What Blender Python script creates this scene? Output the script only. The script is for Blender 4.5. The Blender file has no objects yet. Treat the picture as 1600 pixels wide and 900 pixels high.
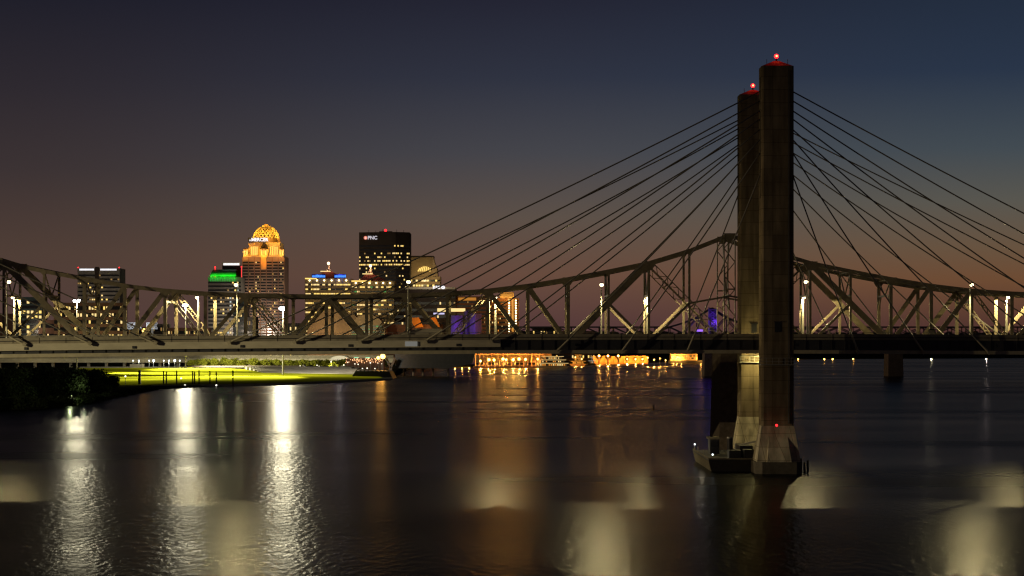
import bpy, math, random
from mathutils import Vector
rnd = random.Random(7)
SC = bpy.context.scene
COL = SC.collection
# ------------------------------------------------------------------ camera
F = 3111.0; CX = 800.0; HY = 531.0; H = 24.2      # focal length and horizon in photo pixels, eye height in metres
cam = bpy.data.cameras.new('camera'); co = bpy.data.objects.new('camera', cam); COL.objects.link(co)
cam.sensor_width = 36; cam.lens = 36 * F / 1600; cam.shift_y = (HY - 450) / 1600
co.location = (0, 0, H); co.rotation_euler = (math.radians(90), 0, 0)
cam.clip_start = 1; cam.clip_end = 30000
SC.camera = co
SC.view_settings.view_transform = 'Standard'; SC.view_settings.look = 'None'
SC.view_settings.exposure = 0; SC.view_settings.gamma = 1
SC.cycles.max_bounces = 4; SC.cycles.diffuse_bounces = 2; SC.cycles.glossy_bounces = 3
SC.cycles.transmission_bounces = 2; SC.cycles.transparent_max_bounces = 6
SC.cycles.use_denoising = True; SC.cycles.sample_clamp_indirect = 4; SC.cycles.sample_clamp_direct = 0
SC.cycles.use_light_tree = True; SC.cycles.caustics_reflective = False; SC.cycles.caustics_refractive = False
SC.cycles.filter_width = 1.3

def lin(r, g, b):
    f = lambda c: (c / 255 / 12.92) if c / 255 <= 0.04045 else ((c / 255 + 0.055) / 1.055) ** 2.4
    return (f(r), f(g), f(b), 1)
# ------------------------------------------------------------------ dusk sky (world)
W = bpy.data.worlds.new('World'); SC.world = W; W.use_nodes = True
nt = W.node_tree; nt.nodes.clear(); N = nt.nodes.new; L = nt.links.new
tc = N('ShaderNodeTexCoord'); sep = N('ShaderNodeSeparateXYZ'); L(tc.outputs['Generated'], sep.inputs[0])
def ramp(stops):
    r = N('ShaderNodeValToRGB'); e = r.color_ramp.elements
    while len(e) < len(stops): e.new(0.5)
    for k, (p, c) in enumerate(stops): e[k].position = p; e[k].color = lin(*c)
    r.color_ramp.interpolation = 'B_SPLINE' if False else 'LINEAR'
    return r
mr = N('ShaderNodeMapRange'); L(sep.outputs[2], mr.inputs[0]); mr.inputs[1].default_value = -0.02; mr.inputs[2].default_value = 0.5
def ep(y): return (math.sin(math.atan((HY - y) / F)) + 0.02) / 0.52
left = ramp([(0, (30, 24, 26)), (ep(531), (82, 61, 57)), (ep(400), (79, 62, 54)), (ep(270), (59, 50, 51)), (ep(150), (46, 41, 47)), (ep(0), (30, 30, 41)), (0.55, (12, 12, 18)), (1, (8, 8, 14))])
mid = ramp([(0, (30, 24, 26)), (ep(531), (80, 53, 56)), (ep(430), (103, 75, 62)), (ep(340), (92, 80, 72)), (ep(240), (69, 69, 75)), (ep(120), (47, 51, 65)), (ep(0), (36, 37, 51)), (0.55, (12, 13, 21)), (1, (8, 9, 15))])
right = ramp([(0, (26, 20, 24)), (ep(531), (68, 41, 42)), (ep(440), (109, 75, 51)), (ep(390), (103, 83, 64)), (ep(320), (88, 86, 79)), (ep(240), (66, 75, 82)), (ep(120), (41, 53, 72)), (0.42, (16, 21, 34)), (1, (9, 11, 18))])
right.color_ramp.elements[7].position = 0.5
for r in (left, mid, right): L(mr.outputs[0], r.inputs[0])
dv = N('ShaderNodeMath'); dv.operation = 'DIVIDE'; ab = N('ShaderNodeMath'); ab.operation = 'ABSOLUTE'; L(sep.outputs[1], ab.inputs[0])
L(sep.outputs[0], dv.inputs[0]); L(ab.outputs[0], dv.inputs[1])
m1 = N('ShaderNodeMapRange'); m1.interpolation_type = 'SMOOTHSTEP'; L(dv.outputs[0], m1.inputs[0]); m1.inputs[1].default_value = -0.27; m1.inputs[2].default_value = 0.04
m2 = N('ShaderNodeMapRange'); m2.interpolation_type = 'SMOOTHSTEP'; L(dv.outputs[0], m2.inputs[0]); m2.inputs[1].default_value = -0.02; m2.inputs[2].default_value = 0.27
x1 = N('ShaderNodeMix'); x1.data_type = 'RGBA'; L(m1.outputs[0], x1.inputs[0]); L(left.outputs[0], x1.inputs[6]); L(mid.outputs[0], x1.inputs[7])
x2 = N('ShaderNodeMix'); x2.data_type = 'RGBA'; L(m2.outputs[0], x2.inputs[0]); L(x1.outputs[2], x2.inputs[6]); L(right.outputs[0], x2.inputs[7])
bg = N('ShaderNodeBackground'); L(x2.outputs[2], bg.inputs[0]); bg.inputs[1].default_value = 1.0
wo = N('ShaderNodeOutputWorld'); L(bg.outputs[0], wo.inputs[0])

# ------------------------------------------------------------------ helpers
def PX(px, Y): return (px - CX) / F * Y
def PZ(py, Y): return H + (HY - py) * Y / F
def GY(py, z=0.0): return (H - z) * F / (py - HY)

MATS = {}
def mat(name, col, rough=0.8, metal=0.0, noise=0.0, nscale=1.0, stretch=(1, 1, 1), bump=0.0):
    if name in MATS: return MATS[name]
    m = bpy.data.materials.new(name); m.use_nodes = True; t = m.node_tree; b = t.nodes['Principled BSDF']
    b.inputs['Roughness'].default_value = rough; b.inputs['Metallic'].default_value = metal
    b.inputs['Base Color'].default_value = (*col, 1)
    if rough >= 0.7: b.inputs['Specular IOR Level'].default_value = 0.06
    if noise:
        g = t.nodes.new('ShaderNodeTexCoord'); mp = t.nodes.new('ShaderNodeMapping'); mp.inputs['Scale'].default_value = stretch
        t.links.new(g.outputs['Object'], mp.inputs[0])
        n = t.nodes.new('ShaderNodeTexNoise'); n.inputs['Scale'].default_value = nscale; n.inputs['Detail'].default_value = 6; n.inputs['Roughness'].default_value = 0.65
        t.links.new(mp.outputs[0], n.inputs['Vector'])
        r = t.nodes.new('ShaderNodeMapRange'); t.links.new(n.outputs[0], r.inputs[0]); r.inputs[1].default_value = 0.3; r.inputs[2].default_value = 0.7
        r.inputs[3].default_value = 1 - noise; r.inputs[4].default_value = 1 + noise
        mx = t.nodes.new('ShaderNodeMix'); mx.data_type = 'RGBA'; mx.blend_type = 'MULTIPLY'; mx.inputs[0].default_value = 1
        mx.inputs[6].default_value = (*col, 1); t.links.new(r.outputs[0], mx.inputs[7]); t.links.new(mx.outputs[2], b.inputs['Base Color'])
        if bump:
            bp = t.nodes.new('ShaderNodeBump'); bp.inputs['Distance'].default_value = bump; t.links.new(n.outputs[0], bp.inputs['Height']); t.links.new(bp.outputs[0], b.inputs['Normal'])
    if rough >= 0.8:      # matte: plain diffuse, no sheen at grazing angles
        d = t.nodes.new('ShaderNodeBsdfDiffuse')
        for so, si in (('Base Color', 'Color'), ('Normal', 'Normal')):
            if b.inputs[so].links: t.links.new(b.inputs[so].links[0].from_socket, d.inputs[si])
        if not b.inputs['Base Color'].links: d.inputs['Color'].default_value = (*col, 1)
        t.links.new(d.outputs[0], t.nodes['Material Output'].inputs[0]); m['matte'] = 1
    MATS[name] = m; return m
def emat(name, col, s=1.0):
    if name in MATS: return MATS[name]
    m = bpy.data.materials.new(name); m.use_nodes = True; t = m.node_tree; b = t.nodes['Principled BSDF']
    b.inputs['Base Color'].default_value = (0.05, 0.05, 0.05, 1); b.inputs['Emission Color'].default_value = (*col, 1); b.inputs['Emission Strength'].default_value = s
    m.cycles.emission_sampling = 'NONE'
    MATS[name] = m; return m

def wl(o):
    v = Vector((0, 0, 0))
    while o is not None: v = v + o.location; o = o.parent
    return v
class MB:
    def __init__(s): s.v = []; s.f = []
    def quad(s, a, b, c, d):
        n = len(s.v); s.v += [tuple(a), tuple(b), tuple(c), tuple(d)]; s.f.append((n, n + 1, n + 2, n + 3)); return s
    def box(s, x0, x1, y0, y1, z0, z1):
        n = len(s.v)
        s.v += [(x0, y0, z0), (x1, y0, z0), (x1, y1, z0), (x0, y1, z0), (x0, y0, z1), (x1, y0, z1), (x1, y1, z1), (x0, y1, z1)]
        s.f += [tuple(n + i for i in q) for q in ((0, 3, 2, 1), (4, 5, 6, 7), (0, 1, 5, 4), (1, 2, 6, 5), (2, 3, 7, 6), (3, 0, 4, 7))]; return s
    def frustum(s, lo, hi):      # (x0,x1,y0,y1,z) below and above
        n = len(s.v)
        for (x0, x1, y0, y1, z) in (lo, hi): s.v += [(x0, y0, z), (x1, y0, z), (x1, y1, z), (x0, y1, z)]
        s.f += [tuple(n + i for i in q) for q in ((0, 3, 2, 1), (4, 5, 6, 7), (0, 1, 5, 4), (1, 2, 6, 5), (2, 3, 7, 6), (3, 0, 4, 7))]; return s
    def beam(s, a, b, w, h=None, up=(0, 1, 0)):   # w across in-plane, h along `up`
        h = h or w; a = Vector(a); b = Vector(b); d = (b - a).normalized(); u = Vector(up); u = (u - d * u.dot(d))
        if u.length < 1e-4: u = Vector((1, 0, 0)) - d * d.x
        u.normalize(); r = d.cross(u)
        n = len(s.v)
        for p in (a, b):
            for (i, j) in ((-1, -1), (1, -1), (1, 1), (-1, 1)): s.v.append(tuple(p + r * (i * w / 2) + u * (j * h / 2)))
        s.f += [tuple(n + i for i in q) for q in ((0, 3, 2, 1), (4, 5, 6, 7), (0, 1, 5, 4), (1, 2, 6, 5), (2, 3, 7, 6), (3, 0, 4, 7))]; return s
    def tube(s, pts, r, n=8):
        if not isinstance(r, (list, tuple)): r = [r] * len(pts)
        pts = [Vector(p) for p in pts]; b0 = len(s.v)
        for i, p in enumerate(pts):
            d = (pts[min(i + 1, len(pts) - 1)] - pts[max(i - 1, 0)]).normalized()
            u = Vector((0, 1, 0)) if abs(d.y) < 0.9 else Vector((1, 0, 0)); u = (u - d * u.dot(d)).normalized(); w = d.cross(u)
            for k in range(n):
                t = 2 * math.pi * k / n; s.v.append(tuple(p + u * math.cos(t) * r[i] + w * math.sin(t) * r[i]))
        for i in range(len(pts) - 1):
            for k in range(n):
                a = b0 + i * n + k; b = b0 + i * n + (k + 1) % n; s.f.append((a, b, b + n, a + n))
        s.f.append(tuple(b0 + k for k in range(n))[::-1]); s.f.append(tuple(b0 + (len(pts) - 1) * n + k for k in range(n))); return s
    def cyl(s, x, y, z0, z1, r0, r1=None, n=10): return s.tube([(x, y, z0), (x, y, z1)], [r0, r0 if r1 is None else r1], n)
    def prism(s, poly, y0, y1):                    # poly in (x,z), extruded along y
        n = len(s.v); k = len(poly)
        s.v += [(x, y0, z) for x, z in poly] + [(x, y1, z) for x, z in poly]
        s.f.append(tuple(range(n, n + k))); s.f.append(tuple(range(n + k, n + 2 * k))[::-1])
        for i in range(k): j = (i + 1) % k; s.f.append((n + i, n + k + i, n + k + j, n + j))
        return s
    def plan(s, poly, z0, z1):                     # poly in (x,y), extruded up
        n = len(s.v); k = len(poly)
        s.v += [(x, y, z0) for x, y in poly] + [(x, y, z1) for x, y in poly]
        s.f.append(tuple(range(n, n + k))[::-1]); s.f.append(tuple(range(n + k, n + 2 * k)))
        for i in range(k): j = (i + 1) % k; s.f.append((n + i, n + j, n + k + j, n + k + i))
        return s
    def ball(s, c, r, n=10, m=7, sq=1.0):
        b0 = len(s.v)
        for i in range(m + 1):
            a = math.pi * i / m
            for k in range(n): t = 2 * math.pi * k / n; s.v.append((c[0] + r * math.sin(a) * math.cos(t), c[1] + r * math.sin(a) * math.sin(t), c[2] + r * sq * math.cos(a)))
        for i in range(m):
            for k in range(n): a = b0 + i * n + k; b = b0 + i * n + (k + 1) % n; s.f.append((a, b, b + n, a + n))
        return s
    def build(s, name, m, parent=None, smooth=False):
        o_ = wl(parent)
        me = bpy.data.meshes.new(name); me.from_pydata([(x - o_.x, y - o_.y, z - o_.z) for x, y, z in s.v], [], s.f)
        me.validate(); me.update()
        if smooth:
            for p in me.polygons: p.use_smooth = True
        me.materials.append(m)
        o = bpy.data.objects.new(name, me); COL.objects.link(o); o.parent = parent
        return o
def thing(name, label, cat, loc, group=None):
    o = bpy.data.objects.new(name, None); COL.objects.link(o); o.location = loc; o.empty_display_size = 1
    o['label'] = label; o['category'] = cat
    if group: o['group'] = group
    return o
def tag(o, label, cat, group=None):
    o['label'] = label; o['category'] = cat
    if group: o['group'] = group
    return o
def struct(o, kind='structure'): o['kind'] = kind; return o
def dup(root, loc, label, group=None):
    r = root.copy(); COL.objects.link(r); r.location = loc; r['label'] = label
    if group: r['group'] = group
    for ch in list(root.children):
        c = ch.copy(); COL.objects.link(c); c.parent = r
        for g in ch.children: d = g.copy(); COL.objects.link(d); d.parent = c
    return r
def child_light(name, parent, loc, power, col, radius=0.2, kind='POINT', aim=None, spot=2.4, blend=0.6):
    l = bpy.data.lights.new(name, kind); l.energy = power; l.color = col; l.shadow_soft_size = radius
    o = bpy.data.objects.new(name, l); COL.objects.link(o); o.parent = parent; o.location = Vector(loc) - wl(parent)
    if kind == 'SPOT':
        l.spot_size = spot; l.spot_blend = blend
        o.rotation_euler = (Vector(aim) - Vector(loc)).to_track_quat('-Z', 'Y').to_euler()
    return o
ORD = ['first', 'second', 'third', 'fourth', 'fifth', 'sixth', 'seventh', 'eighth', 'ninth', 'tenth', 'eleventh', 'twelfth', 'thirteenth', 'fourteenth', 'fifteenth',
       'sixteenth', 'seventeenth', 'eighteenth', 'nineteenth', 'twentieth'] + ['twenty-' + w for w in ['first', 'second', 'third', 'fourth', 'fifth', 'sixth', 'seventh', 'eighth', 'ninth']] + ['thirtieth'] + \
      ['thirty-' + w for w in ['first', 'second', 'third', 'fourth', 'fifth', 'sixth', 'seventh', 'eighth', 'ninth']] + ['fortieth']

WARM = (1.0, 0.82, 0.42); COOL = (1.0, 0.9, 0.6); ORANGE = (1.0, 0.42, 0.06)
# ------------------------------------------------------------------ materials
def concrete(name, col):
    m = mat(name, col, 0.85, 0, 0.3, 0.35, (1, 1, 0.4)); t = m.node_tree; b = t.nodes['Principled BSDF']
    src = b.inputs['Base Color'].links[0].from_socket
    g = t.nodes.new('ShaderNodeTexCoord'); sp = t.nodes.new('ShaderNodeSeparateXYZ'); t.links.new(g.outputs['Object'], sp.inputs[0])
    ad = t.nodes.new('ShaderNodeMath'); t.links.new(sp.outputs[0], ad.inputs[0]); t.links.new(sp.outputs[1], ad.inputs[1])
    cb = t.nodes.new('ShaderNodeCombineXYZ'); t.links.new(ad.outputs[0], cb.inputs[0]); t.links.new(sp.outputs[2], cb.inputs[1])
    br = t.nodes.new('ShaderNodeTexBrick'); t.links.new(cb.outputs[0], br.inputs['Vector']); br.offset = 0.0
    br.inputs['Scale'].default_value = 1; br.inputs['Brick Width'].default_value = 2.9; br.inputs['Row Height'].default_value = 2.4; br.inputs['Mortar Size'].default_value = 0.06; br.inputs['Mortar Smooth'].default_value = 0.6
    br.inputs['Color1'].default_value = (0.86, 0.86, 0.86, 1); br.inputs['Color2'].default_value = (1.1, 1.1, 1.1, 1); br.inputs['Mortar'].default_value = (0.45, 0.43, 0.4, 1)
    mp = t.nodes.new('ShaderNodeMapping'); mp.inputs['Scale'].default_value = (.9, .9, .09); t.links.new(g.outputs['Object'], mp.inputs[0])
    sn = t.nodes.new('ShaderNodeTexNoise'); sn.inputs['Scale'].default_value = 1.0; sn.inputs['Detail'].default_value = 5; t.links.new(mp.outputs[0], sn.inputs['Vector'])
    sr = t.nodes.new('ShaderNodeMapRange'); t.links.new(sn.outputs[0], sr.inputs[0]); sr.inputs[1].default_value = .38; sr.inputs[2].default_value = .6; sr.inputs[3].default_value = .66; sr.inputs[4].default_value = 1.06
    m0 = t.nodes.new('ShaderNodeMix'); m0.data_type = 'RGBA'; m0.blend_type = 'MULTIPLY'; m0.inputs[0].default_value = 1; t.links.new(src, m0.inputs[6]); t.links.new(sr.outputs[0], m0.inputs[7]); src = m0.outputs[2]
    mx = t.nodes.new('ShaderNodeMix'); mx.data_type = 'RGBA'; mx.blend_type = 'MULTIPLY'; mx.inputs[0].default_value = 1
    t.links.new(src, mx.inputs[6]); t.links.new(br.outputs[0], mx.inputs[7]); t.links.new(mx.outputs[2], b.inputs['Base Color'])
    t.links.new(mx.outputs[2], t.nodes['Diffuse BSDF'].inputs[0])
    return m
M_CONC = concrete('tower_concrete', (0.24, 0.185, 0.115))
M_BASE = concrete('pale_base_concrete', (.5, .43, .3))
M_FOOT = mat('footing_concrete', (0.1, 0.085, 0.065), 0.85, 0, 0.4, 0.5)
M_FASC = mat('pale_fascia', (0.55, 0.5, 0.38), 0.8, 0, 0.16, 0.25, (1, 1, 3))
M_PARA = mat('parapet_concrete', (0.3, 0.265, 0.2), 0.8, 0, 0.22, 0.8)
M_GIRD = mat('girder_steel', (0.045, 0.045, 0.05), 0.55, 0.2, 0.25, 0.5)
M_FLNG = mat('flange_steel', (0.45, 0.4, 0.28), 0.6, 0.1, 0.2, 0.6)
M_TRUS = mat('truss_paint', (0.30, 0.25, 0.165), 0.55, 0.0, 0.28, 0.7)
M_TRUS2 = mat('truss_lacing', (0.33, 0.30, 0.23), 0.6, 0.0, 0.2, 0.9)
M_CABL = mat('cable_sheath', (0.22, 0.2, 0.17), 0.45, 0, 0.1, 2)
M_DARK = mat('dark_metal', (0.03, 0.03, 0.033), 0.5, 0.3, 0.2, 3)
M_POLE = mat('galvanised_pole', (0.36, 0.34, 0.28), 0.45, 0.3, 0.1, 4)
M_ASPH = mat('asphalt', (0.05, 0.05, 0.05), 0.9, 0, 0.2, 3)
M_STONE = mat('pier_masonry', (0.2, 0.15, 0.11), 0.9, 0, 0.3, 1)
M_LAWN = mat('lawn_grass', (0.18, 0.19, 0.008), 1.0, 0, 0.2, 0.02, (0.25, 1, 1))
M_EARTH = mat('bank_earth', (0.05, 0.05, 0.03), 1.0, 0, 0.3, 0.2)
M_PAVE = mat('pale_paving', (0.3, 0.28, 0.24), 0.9, 0, 0.15, 0.2)
M_BARK = mat('bark', (0.06, 0.045, 0.03), 0.95, 0, 0.2, 2)
M_LEAF = mat('leaf_dark', (0.035, 0.05, 0.02), 0.7, 0, 0.4, 0.5)
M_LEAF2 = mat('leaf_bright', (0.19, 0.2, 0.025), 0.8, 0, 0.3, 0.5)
M_RUST = mat('hull_paint', (0.028, 0.022, 0.02), 0.6, 0.1, 0.3, 1.5)
M_HULLP = mat('hull_pale', (0.22, 0.19, 0.13), 0.7, 0, 0.35, 1.2)
E_LAMP = emat('lamp_glass', (1, 0.8, 0.42), 9)
E_FLOOD = emat('flood_glass', (1, 0.96, 0.98), 14)
E_RED = emat('beacon_lens', (1, 0.015, 0.02), 4)
E_REDH = emat('beacon_core', (1, 0.35, 0.08), 8)
E_WHT = emat('white_sign', (0.9, 0.88, 0.92), 1.3)
E_BLUE = emat('blue_sign', (0.06, 0.28, 1), 1.3)
E_WY = emat('window_yellow', (1, 0.66, 0.16), 1.3)
E_WP = emat('window_pale', (1, 0.70, 0.27), 1.15)
E_WD = emat('window_dim', (0.75, 0.42, 0.12), 0.4)
E_WG = emat('window_green', (0.1, 0.55, 0.12), 0.4)
E_WC = emat('window_cool', (0.75, 0.85, 0.8), 0.7)
E_WO = emat('window_orange', (1, 0.36, 0.04), 0.9)
E_OR = emat('sodium_glass', (1, 0.55, 0.1), 7)

# ------------------------------------------------------------------ water and ground
m = bpy.data.materials.new('river_water'); m.use_nodes = True; t = m.node_tree; b = t.nodes['Principled BSDF']
b.inputs['Base Color'].default_value = (0.006, 0.007, 0.008, 1); b.inputs['IOR'].default_value = 1.33; b.inputs['Specular IOR Level'].default_value = 0.2
g = t.nodes.new('ShaderNodeTexCoord')
def nz(scale, st, det=3, rot=0.0):
    mp = t.nodes.new('ShaderNodeMapping'); mp.inputs['Scale'].default_value = st; mp.inputs['Rotation'].default_value = (0, 0, rot); t.links.new(g.outputs['Object'], mp.inputs[0])
    n = t.nodes.new('ShaderNodeTexNoise'); n.inputs['Scale'].default_value = scale; n.inputs['Detail'].default_value = det; t.links.new(mp.outputs[0], n.inputs['Vector']); return n
big = nz(0.02, (0.22, 1.0, 1), 5, 0.12)
r = t.nodes.new('ShaderNodeMapRange'); t.links.new(big.outputs[0], r.inputs[0]); r.inputs[1].default_value = 0.35; r.inputs[2].default_value = 0.68; r.inputs[3].default_value = 0.21; r.inputs[4].default_value = 0.29
t.links.new(r.outputs[0], b.inputs['Roughness'])
rip = nz(1.0, (1.0, 0.36, 1), 3, 0.25); rip2 = nz(0.10, (0.35, 1.0, 1), 4, 0.1)
ad = t.nodes.new('ShaderNodeMath'); ad.operation = 'MULTIPLY_ADD'; t.links.new(rip2.outputs[0], ad.inputs[0]); ad.inputs[1].default_value = 0.6; t.links.new(rip.outputs[0], ad.inputs[2])
bp = t.nodes.new('ShaderNodeBump'); bp.inputs['Strength'].default_value = 1.0; bp.inputs['Distance'].default_value = 0.115; t.links.new(ad.outputs[0], bp.inputs['Height']); t.links.new(bp.outputs[0], b.inputs['Normal'])
mxs = t.nodes.new('ShaderNodeMixShader'); dif = t.nodes.new('ShaderNodeBsdfDiffuse'); dif.inputs['Color'].default_value = (.004, .005, .006, 1); mxs.inputs[0].default_value = 0.55
t.links.new(dif.outputs[0], mxs.inputs[1]); t.links.new(b.outputs[0], mxs.inputs[2]); t.links.new(mxs.outputs[0], t.nodes['Material Output'].inputs[0])
struct(MB().quad((-9000, -400, 0), (9000, -400, 0), (9000, 15000, 0), (-9000, 15000, 0)).build('water', m))

shore = [(-700, -100), (-230, -60), (-200, 100), (-192, 300), (-188, 500)] + [(PX(px, GY(py)), GY(py)) for px, py in ((-60, 648), (0, 642), (60, 640), (120, 634), (190, 620), (232, 610), (340, 604), (440, 601), (540, 596), (612, 592))]
shore2 = [(PX(px, Y), Y) for px, Y in ((620, 1500), (640, 1640), (745, 1711), (860, 1882), (1000, 2091), (1180, 2350), (1300, 2500), (1600, 2620), (2300, 3200))]
allsh = shore + shore2
g_ = MB(); gz = 1.0
inner = [(x * 1.012 - (14 if i < 5 else 0), y + (12 if i >= 5 else 0)) for i, (x, y) in enumerate(allsh)]
n0 = len(allsh)
for i in range(n0 - 1):      # sloping stone edge, then the flat ground sheet to the horizon
    a, c = allsh[i], allsh[i + 1]; a2, c2 = inner[i], inner[i + 1]
    g_.quad((*a, -0.5), (*c, -0.5), (*c2, gz), (*a2, gz))
    if i < 5: g_.quad((*a2, gz), (*c2, gz), (-8000, c2[1] * 3, gz), (-8000, a2[1] * 3, gz))
    else: g_.quad((*a2, gz), (*c2, gz), (c2[0] * 5 - (6000 if i == 5 else 0), 14500 if i > 5 else 14500, gz), (a2[0] * 5 - 6000, 14500, gz) if i == 6 else ((-8000, 1950, gz) if i == 5 else (a2[0] * 5, 14500, gz)))
struct(g_.build('ground', M_EARTH))
# the opposite far bank closes the river bend behind the right hand side
lz = 1.7
fr = [(PX(120, 1010), 1010, 1.2), (PX(236, 1006), 1006, 1.2)] + [(PX(px, GY(py, 1.2)), GY(py, 1.2) + 3, 1.25) for px, py in ((340, 600.5), (440, 598.5), (540, 594), (598, 591.2))]
bk = [(PX(120, 1500), 1500, 3.0), (PX(230, 1508), 1508, 3.1), (PX(330, 1508), 1508, 3.1), (PX(420, 1420), 1420, 2.6), (PX(520, 1320), 1320, 2.1), (PX(590, 1262), 1262, 1.5)]
lm = MB()
for i in range(5):
    for q in range(6):
        L0 = lambda k, u: tuple(fr[k][c] + (bk[k][c] - fr[k][c]) * u for c in range(3)); lm.quad(L0(i, q / 6), L0(i + 1, q / 6), L0(i + 1, (q + 1) / 6), L0(i, (q + 1) / 6))
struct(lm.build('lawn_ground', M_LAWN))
e = [(PX(236, 1000), 1000)] + [(PX(px, GY(py, 1.2)), GY(py, 1.2)) for px, py in ((340, 600.5), (440, 598.5), (540, 594), (612, 590.5))]
mb = MB()
for i in range(len(e) - 1): mb.plan([e[i], e[i + 1], (e[i + 1][0], e[i + 1][1] + 6), (e[i][0], e[i][1] + 6)], -0.4, 1.2 + 0.002 * i)
tag(mb.build('river_wall', M_PAVE), 'low pale stone river wall edging the floodlit lawn', 'wall')
mb = MB()
for k in range(5):
    y0 = 1325 + k * 26; z = 2.6 + k * 0.55
    mb.plan([(PX(410 - k * 6, y0), y0), (PX(585 - k * 9, y0 - 40), y0 - 40), (PX(590 - k * 9, y0 + 30), y0 + 30), (PX(405 - k * 6, y0 + 40), y0 + 40)], 0.6, z)
tag(mb.build('terrace_steps', M_PAVE), 'broad pale stepped terrace behind the bright lawn', 'steps')
struct(MB().plan([(PX(120, 1510), 1510), (PX(600, 1510), 1510), (PX(610, 1590), 1590), (PX(120, 1590), 1590)], 0.9, 2.9).build('promenade_path', M_PAVE))

# ------------------------------------------------------------------ cable-stayed bridge
def zr(x): return 25.33 - 5.1e-5 * (x - 30) ** 2      # parapet top
YD0, YD1 = 369.0, 397.0
br = thing('cable_stayed_bridge', 'concrete cable stayed bridge crossing the river in front of the steel truss bridge', 'bridge', (48.2, 383, 0))
def sweep(name, m, y0, y1, top, bot, x0=-330, x1=290, step=10, parent=None):
    mb = MB(); xs = [x0 + (x1 - x0) * i / max(1, round((x1 - x0) / step)) for i in range(max(1, round((x1 - x0) / step)) + 1)]
    for x in xs:
        for (y, z) in ((y0, zr(x) + top), (y1, zr(x) + top), (y1, zr(x) + bot), (y0, zr(x) + bot)): mb.v.append((x, y, z))
    k = len(xs)
    for i in range(k - 1):
        for j in range(4): a = i * 4 + j; b_ = i * 4 + (j + 1) % 4; mb.f.append((a, b_, b_ + 4, a + 4))
    mb.f.append((3, 2, 1, 0)); mb.f.append(tuple((k - 1) * 4 + i for i in range(4)))
    return mb.build(name, m, parent or br)
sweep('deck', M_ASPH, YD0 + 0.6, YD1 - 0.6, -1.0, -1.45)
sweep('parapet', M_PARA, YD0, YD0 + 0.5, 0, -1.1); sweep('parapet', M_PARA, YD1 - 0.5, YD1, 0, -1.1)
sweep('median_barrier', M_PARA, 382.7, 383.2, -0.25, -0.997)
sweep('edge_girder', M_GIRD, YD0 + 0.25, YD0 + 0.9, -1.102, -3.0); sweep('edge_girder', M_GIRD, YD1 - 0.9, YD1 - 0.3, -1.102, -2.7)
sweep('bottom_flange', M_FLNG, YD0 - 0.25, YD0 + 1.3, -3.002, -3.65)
sweep('fascia_panel', M_FASC, YD0 - 0.35, YD0 + 0.2, -1.104, -2.4, -330, PX(782, 369))  # paler panel on the upper girder, left part only
for i in range(60):
    x = -325 + i * 10.2; MB().box(x - 0.25, x + 0.25, YD0 + 0.92, YD1 - 0.92, zr(x) - 2.5, zr(x) - 1.46).build('floor_beam', M_GIRD, br)
mb = MB()
for i in range(125):
    x = -318 + i * 4.9; mb.box(x - 0.09, x + 0.09, YD0 - 0.06, YD0 - 0.005, zr(x) - 1.1, zr(x) - 0.05)
mb.build('parapet_rib', M_PARA, br)
mb = MB()
for i in range(250):
    x = -318 + i * 2.45; mb.box(x - .06, x + .06, YD0 + .1, YD0 + .24, zr(x) - 2.95, zr(x) - 1.2)
mb.build('web_stiffener', M_GIRD, br)
mb = MB()
for i in range(204):
    x = -318 + i * 3; mb.beam((x, YD0 + .25, zr(x) - .05), (x, YD0 + .25, zr(x) + .32), .06)
mb.build('rail_post', M_POLE, br); sweep('hand_rail', M_POLE, YD0 + .2, YD0 + .3, .36, .28); sweep('conduit', M_DARK, YD0 - .12, YD0 - .02, -.55, -.68)
for i in range(22):
    x = -150 + i * 20; MB().box(x - .3, x + .3, YD0 - .5, YD0 - .36, zr(x) - 2.25, zr(x) - 1.75).build('drain_box', M_GIRD, br)
LEGZ = [69.5, 67.8, 66.0, 64.5, 62.6, 60.8, 58.4, 54.5]
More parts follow.
